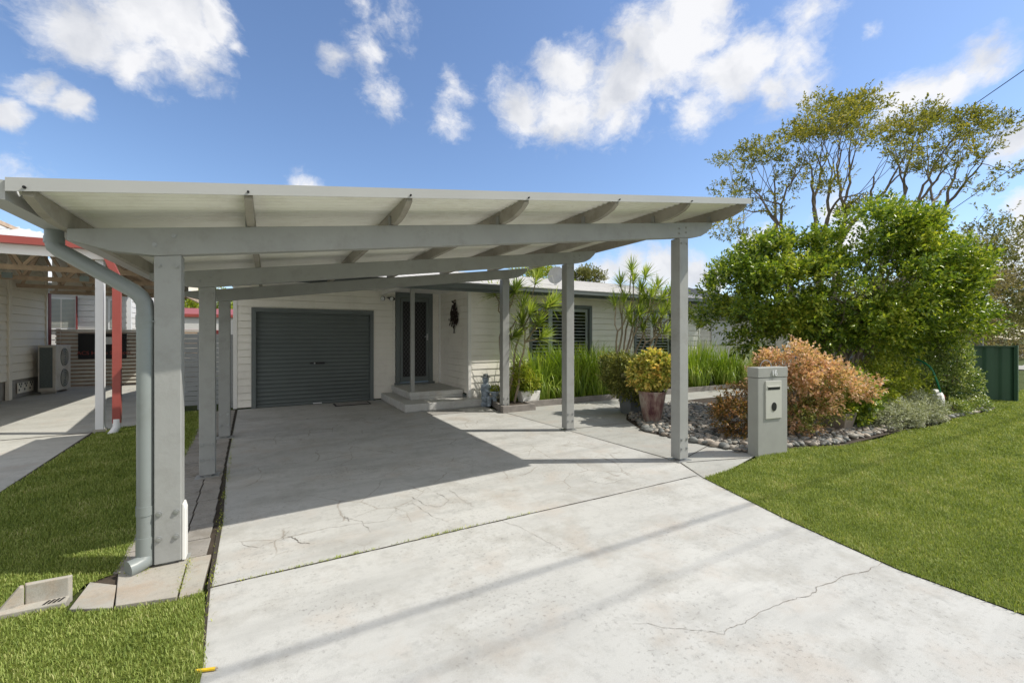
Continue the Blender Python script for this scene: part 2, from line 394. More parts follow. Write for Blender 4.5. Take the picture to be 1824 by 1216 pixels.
field = None
for (x, y, r, wt) in CL:
    d = ray(x, y); d0 = ray(x+r, y); d1 = ray(x, y+r)
    rad = ((d-d0).length + (d-d1).length)/2*1.06
    vd = N(nt, 'ShaderNodeVectorMath', operation='DISTANCE'); L(nt, dirv, vd.inputs[0]); vd.inputs[1].default_value = d
    ma = N(nt, 'ShaderNodeMath', operation='MULTIPLY_ADD'); L(nt, vd.outputs['Value'], ma.inputs[0]); ma.inputs[1].default_value = -wt/rad; ma.inputs[2].default_value = wt
    if field is None: field = ma.outputs[0]
    else:
        mx = N(nt, 'ShaderNodeMath', operation='SMOOTH_MAX'); L(nt, field, mx.inputs[0]); L(nt, ma.outputs[0], mx.inputs[1]); mx.inputs[2].default_value = .12
        field = mx.outputs[0]
mp = N(nt, 'ShaderNodeMapping'); mp.inputs['Scale'].default_value = (1, 1, 1.5); L(nt, dirv, mp.inputs['Vector'])
n1 = noise_n(nt, mp.outputs[0], 7, 12, .62); n2 = noise_n(nt, mp.outputs[0], 24, 8, .65)
a = N(nt, 'ShaderNodeMath', operation='MULTIPLY_ADD'); L(nt, n1, a.inputs[0]); a.inputs[1].default_value = 1.9; a.inputs[2].default_value = -1.22
b = N(nt, 'ShaderNodeMath', operation='MULTIPLY_ADD'); L(nt, n2, b.inputs[0]); b.inputs[1].default_value = .9; L(nt, a.outputs[0], b.inputs[2])
back = N(nt, 'ShaderNodeVectorMath', operation='DOT_PRODUCT'); L(nt, dirv, back.inputs[0]); back.inputs[1].default_value = (-FX, -FY, .45)
fill_cloud = N(nt, 'ShaderNodeMapRange'); L(nt, back.outputs['Value'], fill_cloud.inputs[0]); fill_cloud.inputs[1].default_value = .18; fill_cloud.inputs[2].default_value = .45; fill_cloud.inputs[3].default_value = -1; fill_cloud.inputs[4].default_value = 1.15  # extra cloud cover, added behind the camera to brighten the shade
mxb = N(nt, 'ShaderNodeMath', operation='MAXIMUM'); L(nt, field, mxb.inputs[0]); L(nt, fill_cloud.outputs[0], mxb.inputs[1]); field = mxb.outputs[0]
s = N(nt, 'ShaderNodeMath', operation='ADD'); L(nt, field, s.inputs[0]); L(nt, b.outputs[0], s.inputs[1])
mr = N(nt, 'ShaderNodeMapRange', interpolation_type='SMOOTHSTEP'); L(nt, s.outputs[0], mr.inputs[0])
mr.inputs[1].default_value = .03; mr.inputs[2].default_value = .86; mr.inputs[3].default_value = 0; mr.inputs[4].default_value = .96
skyt = mix(nt, 1.0, sky.outputs[0], (1.03, 1.10, 1.22), 'MULTIPLY')
n4 = noise_n(nt, dirv, 9, 5, .5)
cloudc = ramp(nt, n4, [(.34, (4.6,4.75,5.1)), (.56, (6.5,6.5,6.6))])
skyc = mix(nt, mr.outputs[0], skyt, cloudc)
L(nt, skyc, bg.inputs['Color'])
SC.view_settings.view_transform = 'Standard'; SC.view_settings.look = 'None'; SC.view_settings.exposure = 0.0; SC.view_settings.gamma = 1
SC.render.engine = 'CYCLES'

# ------------------------------------------------------------------ ground sheets
def sheet(name, pts, z, mat, thick=0):
    mb = MB()
    if thick: mb.prism([(x, y, z-thick) for x, y in pts], (0,0,thick))
    else: mb.poly([(x, y, z) for x, y in pts])
    o = mb.build(name, mat); struct(o); return o
mb = MB(); mb.quad((-400,-400,-.03),(400,-400,-.03),(400,600,-.03),(-400,600,-.03)); struct(mb.build('ground', M['ground']))

# driveway with its joint, grooves and cracks in one mesh
def strip(mb, pts, w, z, mi, jit=0):
    P = [Vector((p[0], p[1], z)) for p in pts]
    for i in range(len(P)-1):
        d = (P[i+1]-P[i]).normalized(); n = Vector((-d.y, d.x, 0))
        w0 = w*(1+random.uniform(-jit, jit))/2; w1 = w*(1+random.uniform(-jit, jit))/2
        mb.quad(P[i]-n*w0-d*w0*.3, P[i+1]-n*w1+d*w1*.3, P[i+1]+n*w1+d*w1*.3, P[i]+n*w0-d*w0*.3, mi)
def crackline(a, b, n=14, amp=.03):
    a = Vector((a[0], a[1])); b = Vector((b[0], b[1])); d = b-a; nn = Vector((-d.y, d.x)).normalized()
    off = 0; pts = []
    for i in range(n+1):
        t = i/n; off = off*.7 + random.uniform(-amp, amp); e = min(1, 4*t, 4*(1-t))
        p = a + d*t + nn*off*e; pts.append((p.x, p.y))
    return pts
drive = [(-.26,-8),(-.27,2.4),(-.31,3.14),(-.34,4.22),(-.44,6.02),(-.57,10.6),(2.2,10.6),(4.0,10.6),(4.08,7.96),(4.31,3.57),(4.03,3.02),(3.71,2.01),(3.54,1.22),(3.56,.5),(3.7,-8)]
mb = MB(); mb.poly([(x, y, 0) for x, y in drive])
strip(mb, crackline((-.31,3.15),(1.9,3.14),24,.002)+crackline((1.9,3.14),(4.05,3.12),24,.002), .011, .003, 1, .35)
strip(mb, [(4.03,3.02),(4.30,3.57),(4.2,5.7),(4.07,7.96)], .014, .003, 1, .3)
strip(mb, [(-.26,0),(-.27,2.4),(-.31,3.14),(-.34,4.22),(-.44,6.02),(-.57,10.6)], .022, .0035, 1, .5)
def gp(px, py):
    Z = 773*1.5/(py-600); X = (px-912)/773*Z; return (FY*X+FX*Z, -FX*X+FY*Z)
for ww, pl in [(.0035, [(1575,1000),(1540,1018),(1470,1040),(1440,1062),(1395,1072)]), (.0022, [(1395,1072),(1330,1105),(1290,1130),(1230,1122),(1130,1110)]),
               (.0035, [(430,965),(460,975),(505,960),(515,945)]), (.007, [(512,955),(530,962),(552,968)]), (.003, [(505,960),(560,945),(640,932),(700,925)]), (.003, [(612,922),(645,928),(660,948)]), (.0045, [(614,918),(622,928)]),
               (.004, [(735,885),(760,900),(785,902),(800,890),(778,878)]), (.0025, [(690,925),(705,905),(735,895)]), (.003, [(800,873),(830,895),(845,902)]), (.0025, [(735,895),(770,920),(800,930)]),
               (.004, [(1045,855),(1080,862),(1105,855)]), (.003, [(1105,855),(1140,850),(1160,855)]), (.002, [(890,925),(930,940),(975,965),(1000,980)]),
               (.002, [(1250,925),(1300,945),(1340,960)]), (.002, [(470,875),(520,870),(560,860)]), (.002, [(640,800),(700,820),(760,812)]), (.002, [(840,780),(900,800),(950,790)])]:
    for a_, b_ in zip(pl[:-1], pl[1:]): strip(mb, crackline(gp(*a_), gp(*b_), 8, .012), ww*.9, .0025, 2, .8)
struct(mb.build('driveway', [M['concrete'], M['groove'], M['crack']]))
# path right of the carport
path = [(4.08,7.9),(4.31,3.57),(4.03,3.02),(4.5,3.06),(5.05,3.2),(5.45,3.3),(5.26,4.06),(5.16,4.95),(5.65,5.85),(6.55,6.75),(9,6.95),(13.5,6.9),(14.2,7.9),(4.35,7.9)]
mb = MB(); mb.poly([(x, y, .004) for x, y in path])
for ln in ([(4.31,3.57),(5.3,3.9)],[(4.35,3.5),(5.2,3.25)],[(4.2,5.7),(5.5,5.6)],[(6.4,6.7),(6.3,7.9)],[(8.6,6.95),(8.5,7.9)]):
    strip(mb, ln, .012, .008, 1, .3)
struct(mb.build('path', [M['path'], M['groove']]))
# neighbour's driveway
mb = MB(); mb.poly([(x, y, -.004) for x, y in [(-5.6,-8),(-2.2,-8),(-2.25,5.9),(-2.42,9.25),(-1.95,9.6),(-1.95,18.5),(-8,18.5),(-8,-8)]])
strip(mb, [(-5.5,9.0),(-2.42,9.2)], .03, .0, 1, .1)
strip(mb, [(-2.25,5.9),(-2.42,9.2)], .03, .0, 1, .3)
struct(mb.build('neighbour_driveway', [M['nbconc'], M['groove']]))
# soil of the garden beds
bed = [(5.45,3.3),(6.0,3.28),(6.85,2.98),(8.7,3.0),(11,2.97),(13.25,2.97),(14.2,3.4),(14.5,5),(13.5,6.9),(9,6.95),(6.55,6.75),(5.65,5.85),(5.16,4.95),(5.26,4.06)]
sheet('garden_bed', bed, .008, M['soil'])
sheet('wall_bed', [(4.09,7.6),(4.715,7.6),(4.715,7.95),(14.2,7.95),(14.2,8.75),(4.35,8.75)], .10, M['soil'], .12)
# paver strip
mb = MB(); v0 = 3.62
while v0 < 10.4:
    for (a0, a1) in ((-.86,-.535),(-.525,-.375)):
        sh = -.034*(v0-3.6)
        dz = random.uniform(-.004, .004)
        n = len(mb.v)
        mb.box(a0+sh, a1+sh, v0+.005, v0+.295 if a1 < -.5 else v0+.29, -.03, .012+dz)
    v0 += .3
ob = mb.build('paver_strip', M['paver'], bevel=.004); struct(ob)
mb = MB(); mb.poly([(-.34,3.1),(-.93,3.1),(-.95,3.6),(-1.1,10.6),(-.56,10.6),(-.34,4.2)][::-1] and [(x, y, -.002) for x, y in [(-.34,3.12),(-.34,4.2),(-.44,6),(-.57,10.6),(-1.12,10.6),(-.95,3.6),(-.93,3.2)]])
struct(mb.build('soil_strip', M['soil']))
# slabs round the front post
mb = MB()
mb.prism([(-.345,3.10,-.03),(-.345,3.60,-.03),(-.47,3.61,-.03),(-.45,3.10,-.03)], (0,0,.045))
mb.prism([(-.46,3.10,-.03),(-.475,3.61,-.03),(-.83,3.61,-.03),(-.74,3.16,-.03)], (0,0,.05))
mb.prism([(-.75,3.16,-.03),(-.80,3.44,-.03),(-.95,3.56,-.03),(-.955,3.26,-.03)], (0,0,.042))
struct(mb.build('slab_apron', M['slab'], bevel=.004))

# lawns: turf sheet plus blades, each lawn is one countless mass
def inpoly(P, poly):
    x, y = P[:,0], P[:,1]; ins = np.zeros(len(P), bool); k = len(poly); j = k-1
    for i in range(k):
        xi, yi = poly[i]; xj, yj = poly[j]
        c = ((yi > y) != (yj > y)) & (x < (xj-xi)*(y-yi)/((yj-yi)+1e-12)+xi)
        ins ^= c; j = i
    return ins
def blades(P, hgt, wid, lean=.6):
    n = len(P); th = RNG.uniform(0, 2*np.pi, n); d = np.stack([np.cos(th), np.sin(th), np.zeros(n)], 1)
    s = np.stack([-d[:,1], d[:,0], np.zeros(n)], 1)
    h = hgt*RNG.uniform(.6, 1.25, n); ln = RNG.uniform(.1, lean, n)*h*1.3; w = wid*RNG.uniform(.7, 1.3, n)
    up = np.array([[0,0,1.]])
    b0 = P - s*w[:,None]/2; b1 = P + s*w[:,None]/2
    mid = P + up*(h*.6)[:,None] + d*(ln*.35)[:,None]
    m0 = mid - s*w[:,None]*.4; m1 = mid + s*w[:,None]*.4
    tip = P + up*h[:,None]*(.95-.25*RNG.uniform(0,1,n))[:,None] + d*ln[:,None]
    V = np.stack([b0, b1, m1, m0, tip], 1).reshape(-1, 3)
    i = np.arange(n)*5
    return V, np.stack([i, i+1, i+2, i+3], 1), np.stack([i+3, i+2, i+4], 1)
def lawn(name, poly, z, fall, dens, hgt, wid, box, label):
    x0, x1, y0, y1 = box; n = int((x1-x0)*(y1-y0)*dens)
    P = np.stack([RNG.uniform(x0, x1, n), RNG.uniform(y0, y1, n), np.full(n, z)], 1)
    P = P[inpoly(P + RNG.normal(0, .011, P.shape), poly)]
    d = np.hypot(P[:,0], P[:,1]); dep = P[:,0]*FX + P[:,1]*FY; lat = P[:,0]*FY - P[:,1]*FX
    k = (RNG.uniform(0, 1, len(P)) < np.minimum(1, (fall/np.maximum(d, .1))**1.6)) & (dep > .6) & (np.abs(lat) < dep*1.5+.6)
    P = P[k]; d = d[k]
    sc = np.clip(d/fall, 1, 3.2)
    V, q, t = blades(P, hgt*np.clip(sc, 1, 1.5), wid*sc)
    nb = len(V)
    base = np.array([(x, y, z) for x, y in poly], float)
    o = npmesh(name, np.concatenate([V, base]), [q, t, np.arange(nb, nb+len(base))[None, :]], [M['blade'], M['turf']],
               mi=np.concatenate([np.zeros(len(q)+len(t)), [1]]).astype(np.int32))
    struct(o, 'stuff', label, 'lawn'); return o
lawnR = [(4.03,3.02),(3.71,2.01),(3.54,1.22),(3.56,.5),(3.7,-8),(60,-8),(60,5),(17.2,3.6),(15.0,3.5),(14.6,3.5),(13.6,3.1),(13.2,2.95),(12.2,2.9),(11,2.97),(9.8,2.85),(8.7,2.98),(7.8,2.9),(6.85,2.97),(6.4,3.14),(6.03,3.25),(5.5,3.24),(5.02,3.14),(4.5,3.06)]
lawn('lawn', lawnR, .006, 4.2, 17000, .023, .0036, (3.4, 30, -2, 5), 'bright green mown front lawn right of the driveway')
lawnL = [(-.33,3.11),(-.46,3.08),(-.74,3.14),(-.96,3.24),(-.975,3.31),(-1.30,3.33),(-1.30,3.42),(-.985,3.425),(-.97,3.55),(-.84,3.63),(-.87,5),(-.9,6.2),(-.97,8.1),(-1.1,10.7),(-1.93,10.7),(-1.93,9.45),(-2.36,9.22),(-2.22,5.9),(-2.18,-8),(-.25,-8),(-.26,2.4)]
lawn('lawn', lawnL, .006, 4.2, 17000, .023, .0036, (-2.4, -.2, .8, 10.8), 'green lawn strip between the two driveways left of the carport')
# weeds in the joints
pts = []
for _ in range(450):
    t = RNG.choice([.24,.5,.62,.55,.8,.12,.3], 1)[0]*1 + RNG.normal(0, .05)
    if .0 < t < 1: pts.append((-.3+4.3*t*.62, 3.15+RNG.normal(0, .006), .002))
for _ in range(420):
    v = RNG.uniform(2.6, 8.5); v = v if RNG.uniform() < .4 else RNG.choice([3.3,4.3,4.9,5.6,6.3])+RNG.normal(0, .12)
    pts.append((-.30-.036*(v-3.1)+RNG.normal(0, .012), v, .002))
for _ in range(130):
    pts.append((-.46+RNG.normal(0,.012), RNG.uniform(3.15,3.6), .012)); pts.append((-.72+RNG.normal(0,.05), 3.56+RNG.normal(0,.03), .015))
V, q, t = blades(np.array(pts), .016, .0035, 1.2)
struct(npmesh('joint_weeds', V, [q, t], M['leaf_lime']), 'stuff', 'tiny green weeds growing in the driveway joints', 'weeds')

# ------------------------------------------------------------------ CARPORT
cp = thing('carport', 'open grey timber carport with sloping corrugated roof over the driveway', 'carport', (1.9,3.6,0))
BB = lambda u: 2.03 + .135*(u+.57)             # underside of the beams
SH = lambda u: 2.325 + .139*(u+.57)            # underside of roof sheet
def bolt_part(pos, parent, r=.016, mat='bolt'):
    mb = MB(); mb.tube([(pos[0], pos[1]+.01, pos[2]), (pos[0], pos[1]-.006, pos[2])], r*1.25, 10)
    mb.tube([(pos[0], pos[1]-.004, pos[2]), (pos[0], pos[1]-.013, pos[2])], r*.75, 8)
    return mb.build('bolt', M[mat], parent, smooth=True)
rows = [3.55, 5.6, 7.65]
for ri, v in enumerate(rows):
    # beam with scalloped ends
    ul, ur = -1.05, (4.90, 4.73, 4.66)[ri]
    prof = [(ul, BB(ul)+.18), (ul, BB(ul)+.115), (ul+.20, BB(ul+.20)+.04), (ul+.42, BB(ul+.42)+.0)]
    prof += [(ur-.34, BB(ur-.34)), (ur-.22, BB(ur-.22)+.012), (ur-.12, BB(ur-.12)+.05), (ur-.04, BB(ur-.04)+.11), (ur-.02, BB(ur-.02)+.13), (ur, BB(ur)+.18)]
    mb = MB(); mb.prism([(x, v+.085, z) for x, z in prof], (0,-.087,0))
    beam = mb.build('beam', M['frame_paint'], cp, bevel=.004)
    for (x, dz) in ((-.64,.07),(-.54,.125),(4.28,.05),(4.28,.11),(4.40,.06),(4.40,.12)):
        bolt_part((x, v-.002, BB(x)+dz), beam, .011, 'frame_paint' if x > 0 else 'bolt')
    for side, uc in ((0, -.573), (1, (4.367, 4.21, 4.15)[ri])):
        w2 = .075 if side else .071
        mb = MB(); zb = .035
        z0, z1 = BB(uc-w2)-.001, BB(uc+w2)-.001
        d1 = .135 if side == 1 else .13
        mb.prism([(uc-w2, v, zb), (uc+w2, v, zb), (uc+w2, v, z1), (uc-w2, v, z0)], (0, d1, 0))
        post = mb.build('post', M['frame_paint'], cp, bevel=.006)
        mbk = MB(); mbk.box(uc-w2-.035, uc+w2+.035, v-.02, v+d1+.02, 0, .014); mbk.box(uc-.035, uc+.035, v+.03, v+d1-.03, .014, .05)
        mbk.build('post_bracket', M['bolt' if side else 'frame_paint'], cp)
        for dx in (-.045, .045):
            for zz in ((.20, .36) if side == 0 else (.16, .27)):
                bolt_part((uc+dx, v, zz), post, .014)
            bolt_part((uc+dx, v, BB(uc)-.07), post, .011, 'frame_paint')
# white timber offcut strapped against the front left post
mb = MB(); mb.prism([(-.500,3.56,.03),(-.480,3.56,.03),(-.480,3.56,.36),(-.490,3.56,.40),(-.500,3.56,.40)], (0,.09,0))
mb.build('post_cleat', M['trim_white'], cp, bevel=.003)
# rafters run front to back on top of the beams
for i, uc in enumerate((-1.07, -.11, .895, 1.895, 2.905, 3.93, 4.925)):
    zb = lambda u: BB(u)+.181
    w2 = .0225
    z_lo = zb(uc); z_hi = SH(uc-w2)-.002
    prof = [(3.13, z_hi), (3.13, z_hi-.035), (3.19, z_lo+.05), (3.30, z_lo+.018), (3.42, z_lo), (8.02, z_lo), (8.02, z_hi)]
    mb = MB(); mb.prism([(uc-w2, y, z) for y, z in prof], (2*w2,0,0))
    mb.build('rafter', M['rafter'], cp, bevel=.003)
    if 0 < i: 
        mb = MB(); mb.box(uc-w2-.012, uc-w2-.001, 3.585, 3.63, z_lo-.06, z_lo+.08); mb.build('tie_plate', M['frame_paint'], cp)
# corrugated sheet, waves across v
def corr(u0, u1, zf, v0, v1, pitch, amp, mat, parent, name, seg=8, th=.001):
    nseg = int((v1-v0)/pitch*seg); V = []; F = []
    for i in range(nseg+1):
        v = v0+(v1-v0)*i/nseg; dz = amp*math.sin(2*math.pi*(v-v0)/pitch)
        V += [(u0, v, zf(u0)+dz), (u1, v, zf(u1)+dz)]
    i = np.arange(nseg)*2
    return npmesh(name, V, np.stack([i, i+1, i+3, i+2], 1), mat, parent, smooth=True)
corr(-1.14, 4.985, lambda u: SH(u)+.012, 3.12, 8.14, .076, .015, M['sheet'], cp, 'roof_sheet')
# barge capping along the front edge and down the high side
mb = MB(); zt = lambda u: SH(u)+.045
mb.prism([(-1.14,3.10,zt(-1.14)-.068),(4.99,3.10,zt(4.99)-.068),(4.99,3.10,zt(4.99)),(-1.14,3.10,zt(-1.14))], (0,.004,0))
mb.prism([(-1.14,3.105,zt(-1.14)-.004),(4.99,3.105,zt(4.99)-.004),(4.99,3.105,zt(4.99)),(-1.14,3.105,zt(-1.14))], (0,.07,0))
mb.build('barge_capping', M['barge'], cp)
mb = MB(); mb.prism([(4.991,3.10,zt(4.99)-.05),(4.991,8.06,zt(4.99)-.05),(4.991,8.06,zt(4.99)),(4.991,3.10,zt(4.99))], (.004,0,0)); mb.build('barge_capping', M['barge'], cp)
for u in (-1.07, -.11, .895, 1.895, 2.905, 3.93):
    mb = MB(); mb.tube([(u, 3.099, zt(u)-.05), (u, 3.088, zt(u)-.05)], .007, 8); mb.tube([(u, 3.089, zt(u)-.05), (u, 3.082, zt(u)-.05)], .0045, 6); mb.build('screw', M['black'], cp)
# gutter on the low side
gp = [(-1.145,2.292),(-1.145,2.195),(-1.25,2.195),(-1.262,2.21),(-1.262,2.288),(-1.252,2.292),(-1.252,2.212),(-1.243,2.204),(-1.154,2.204),(-1.154,2.292)]
mb = MB(); mb.prism([(x, 3.12, z-.012) for x, z in gp], (0,4.95,0)); mb.prism([(-1.145,3.116,2.28),(-1.145,3.116,2.183),(-1.25,3.116,2.183),(-1.262,3.116,2.20),(-1.262,3.116,2.28)], (0,.004,0))
mb.build('gutter', M['barge'], cp)
dp = [(-1.20,3.86,2.19),(-1.20,3.86,2.11),(-1.192,3.853,2.075),(-1.165,3.84,2.05),(-1.13,3.83,2.03),(-.765,3.64,1.80),(-.725,3.61,1.765),(-.698,3.595,1.72),(-.693,3.59,1.66),(-.693,3.59,.10)]
mb = MB(); mb.tube(dp, .046, 20)
for a_, b_ in (((-1.20,3.86,2.14),(-1.20,3.86,2.10)), ((-.693,3.59,1.64),(-.693,3.59,1.56)), ((-.693,3.59,.42),(-.693,3.59,.36)), ((-.693,3.59,.22),(-.693,3.59,.04))): mb.tube([a_, b_], .0495, 20)
mb.tube([(-.693,3.59,.09),(-.70,3.57,.065),(-.735,3.545,.055),(-.765,3.525,.052)], [.0495,.05,.05,.052], 20)
mb.build('downpipe', M['pipe'], cp, smooth=True)
mb = MB(); mb.tube([(-.645,3.64,1.60),(-.645,3.53,1.60)], .004, 6); mb.box(-.742,-.645,3.632,3.638,1.59,1.61); mb.build('pipe_strap', M['pipe'], cp)

# ------------------------------------------------------------------ SIDING
def siding(mb, p0, p1, zlo, zhi, openings=(), bh=.15, lap=.013, mi=0, outn=None):
    """weatherboards from p0 to p1 (2D), outward normal outn; openings (s0,s1,z0,z1) along the wall"""
    p0 = Vector((p0[0], p0[1])); p1 = Vector((p1[0], p1[1])); d = p1-p0; Ln = d.length; d.normalize(); n = Vector(outn)
    def P(s, z, o): q = p0+d*s+n*o; return (q.x, q.y, z)
    k = 0; z = zlo
    while z < zhi-1e-4:
        zt_ = min(z+bh, zhi)
        cuts = sorted({z, zt_} | {c for o in openings for c in o[2:4] if z < c < zt_})
        for a, b in zip(cuts[:-1], cuts[1:]):
            zm = (a+b)/2; iv = [(0, Ln)]
            for o in openings:
                if o[2] < zm < o[3]:
                    nv = []
                    for s0, s1 in iv:
                        if o[1] <= s0 or o[0] >= s1: nv.append((s0, s1)); continue
                        if o[0] > s0: nv.append((s0, o[0]))
                        if o[1] < s1: nv.append((o[1], s1))
                    iv = nv
            oa = lap*(1-(a-z)/bh)+.002; ob_ = lap*(1-(b-z)/bh)+.002
            for s0, s1 in iv:
                a2 = a
                if a == z and b-a > .03:
                    a2 = a+.013; mb.quad(P(s0,a,-.014), P(s1,a,-.014), P(s1,a2,-.014), P(s0,a2,-.014), mi)
                    mb.quad(P(s0,a2,-.014), P(s1,a2,-.014), P(s1,a2,oa), P(s0,a2,oa), mi); mb.quad(P(s0,a,-.014), P(s1,a,-.014), P(s1,a,.002), P(s0,a,.002), mi)
                mb.quad(P(s0,a2,oa), P(s1,a2,oa), P(s1,b,ob_), P(s0,b,ob_), mi)
                for s_ in (s0, s1): mb.poly([P(s_,a,-.12), P(s_,a,oa), P(s_,b,ob_), P(s_,b,-.12)], mi)
        z += bh

# ------------------------------------------------------------------ HOUSE
hs = thing('house', 'low cream weatherboard house with grey trim and attached garage', 'house', (4,9,0))
GW = 10.6; MW = 8.77; UR = 3.828
mb = MB()
siding(mb, (-.62,GW), (2.62,GW), 0.03, 2.6, [(-.30+.62, 2.12+.62, 0, 2.12)], outn=(0,-1))
siding(mb, (2.62,GW), (UR,GW), .25, 2.6, [(2.68-2.62, 3.63-2.62, .3, 2.6)], outn=(0,-1))
siding(mb, (UR,GW), (UR,MW), .25, 2.6, outn=(-1,0))
siding(mb, (UR,MW), (11.45,MW), .03, 2.60, [(5.38-UR, 7.26-UR, .92, 2.30), (8.75-UR, 10.3-UR, .92, 2.24)], outn=(0,-1))
siding(mb, (-.62,15), (-.62,GW), .03, 2.6, outn=(-1,0)); siding(mb, (11.45,MW), (11.45,15), .03, 2.6, outn=(1,0))
mb.build('wall', M['siding'], hs)
for x, y in ((-.62,GW), (UR,MW), (11.45,MW)):
    mb = MB(); mb.box(x-.022, x+.05 if x < 5 else x+.024, y-.024, y+.04, .02, 2.585); mb.build('corner_trim', M['trim_white'], hs, bevel=.003)
mb = MB(); mb.box(UR-.05, UR-.001, GW-.06, GW-.019, .34, 2.585); mb.build('corner_trim', M['trim_white'], hs, bevel=.003)
mb = MB(); mb.box(UR+.01, 11.4, MW+.12, MW+.14, 0, .92); mb.build('base_wall', M['render'], hs)
# fascia board high over the garage wall and porch ceiling
mb = MB(); mb.box(-.75, 12.0, 8.32, 10.9, 2.59, 2.615)
mb.build('soffit', M['trim_white'], hs)
mb = MB(); mb.box(2.33, UR-.03, 8.47, 8.56, 2.50, 2.588); mb.box(2.33,2.42,8.56,GW-.02,2.50,2.588); mb.build('porch_beam', M['trim_white'], hs)
mb = MB(); mb.box(-.78, 12.05, 8.28, 8.31, 2.44, 2.60); mb.build('fascia', M['dark_trim'], hs)
gp2 = [(8.275,2.60),(8.275,2.50),(8.17,2.49),(8.155,2.505),(8.155,2.585),(8.165,2.595),(8.165,2.51),(8.18,2.50),(8.265,2.51),(8.265,2.60)]
mb = MB(); mb.prism([(-.78, y, z) for y, z in gp2], (12.83,0,0)); mb.prism([(-.782,8.275,2.6),(-.782,8.275,2.5),(-.782,8.17,2.49),(-.782,8.155,2.505),(-.782,8.155,2.6)], (.003,0,0)); mb.build('gutter', M['dark_trim'], hs)
mb = MB(); mb.box(-.79,12.06,8.145,8.154,2.585,2.605); mb.build('gutter_lip', M['barge'], hs)
# roof: shallow pitch, ridge along u
def ribroof(mb, u0, u1, y0, z0, y1, z1, pitch=.2, h=.028):
    mb.quad((u0,y0,z0),(u1,y0,z0),(u1,y1,z1),(u0,y1,z1))
    u = u0+.02
    while u < u1-.03:
        mb.prism([(u,y0,z0+.001),(u+.03,y0,z0+.001),(u+.024,y0,z0+h),(u+.006,y0,z0+h)], (0,y1-y0,z1-z0)); u += pitch
mb = MB(); ribroof(mb, -.8, 12.05, 8.2, 2.61, 12.9, 3.58, .2, .006); ribroof(mb, -.8, 12.05, 17.6, 2.61, 12.9, 3.58, .4, .006)

mb.build('roof', M['grey_roof'], hs)
for gx in (12.0, -.7):
    mb = MB(); mb.poly([(gx,8.35,2.6),(gx,17.4,2.6),(gx,12.9,3.55)]); mb.build('gable', M['siding'], hs)
# garage roller door
gd = []
mb = MB(); z = .02; V = []; pr = []
while z < 2.03:
    pr += [(z, 0), (z+.045, 0), (z+.055, -.014), (z+.075, -.014), (z+.085, 0)]; z += .0865
for z_, o_ in pr: V += [(-.238, GW+.05+o_, z_), (2.088, GW+.05+o_, z_)]
i = np.arange(len(pr)-1)*2
door = npmesh('garage_door', V, np.stack([i, i+1, i+3, i+2], 1), M['roller'], hs)
mb = MB(); mb.box(-.32, 2.16, GW+.085, GW+.4, 0, 2.4); mb.build('dark_backing', M['dark_room'], door)  # added dark panel behind the door, hides the bright gap above it
mb = MB(); mb.box(-.233, 2.083, GW+.028, GW+.06, 0.004, .055); mb.build('door_rail', M['roller'], door)
mb = MB(); mb.box(.80, .87, GW+.012, GW+.035, .90, .93); mb.box(.90,1.10,GW+.005,GW+.032,.895,.935); mb.build('handle', M['black'], door)
mb = MB(); mb.box(.88,.905,GW+.0,GW+.034,.90,.93); mb.build('lock', M['bolt'], door)
mb = MB(); mb.box(.86,1.04,GW+.01,GW+.03,.012,.03); mb.build('grip', M['white_plastic'], door)
mb = MB(); mb.box(-.32,-.235,GW-.035,GW+.08,0,2.03); mb.box(2.085,2.165,GW-.035,GW+.08,0,2.03); mb.box(-.32,2.165,GW-.037,GW+.08,2.031,2.12)
mb.build('garage_door_frame', M['dark_trim'], hs, bevel=.003)
# front door with diamond security screen
mb = MB(); mb.box(2.69,2.79,GW-.04,GW+.08,.385,2.60); mb.box(3.52,3.62,GW-.04,GW+.08,.385,2.60); mb.box(2.791,3.519,GW-.038,GW+.08,2.46,2.60); mb.box(2.66,3.66,GW-.08,GW+.08,.33,.384)
mb.build('door_frame', M['dark_trim'], hs, bevel=.003)
sd = MB(); sd.box(2.80,2.86,GW-.03,GW+.01,.40,2.45); sd.box(3.45,3.51,GW-.03,GW+.01,.40,2.45); sd.box(2.861,3.449,GW-.029,GW+.01,2.37,2.45); sd.box(2.861,3.449,GW-.029,GW+.01,.40,.52)
sdo = sd.build('security_door', M['dark_trim'], hs, bevel=.003)
mb = MB(); mb.box(2.86,3.45,GW+.0,GW+.004,.51,2.38); mb.build('screen_mesh', M['mesh_black'], sdo)
mb = MB()
a0, a1, b0, b1 = 2.861, 3.449, .521, 2.369; pch = .085
for sgn in (1, -1):
    c = -3
    while c < 4:
        # line x = a0 + t, z = b0 + c + sgn*1.35*t
        ts = []
        for zt_ in (b0, b1): ts.append((zt_-b0-c)/(sgn*1.35))
        t0, t1 = max(0, min(ts)), min(a1-a0, max(ts))
        if t1-t0 > .02:
            mb.bar((a0+t0, GW-.008+sgn*.002, b0+c+sgn*1.35*t0), (a0+t1, GW-.008+sgn*.002, b0+c+sgn*1.35*t1), .004, .006, up=(0,1,0))
        c += pch*1.35
mb.build('lattice', M['lattice'], sdo)
mb = MB(); mb.box(3.455,3.495,GW-.045,GW-.03,1.42,1.58); mb.box(3.40,3.49,GW-.075,GW-.055,1.50,1.52); mb.box(3.468,3.488,GW-.074,GW-.04,1.50,1.52); mb.build('handle', M['bolt'], sdo)
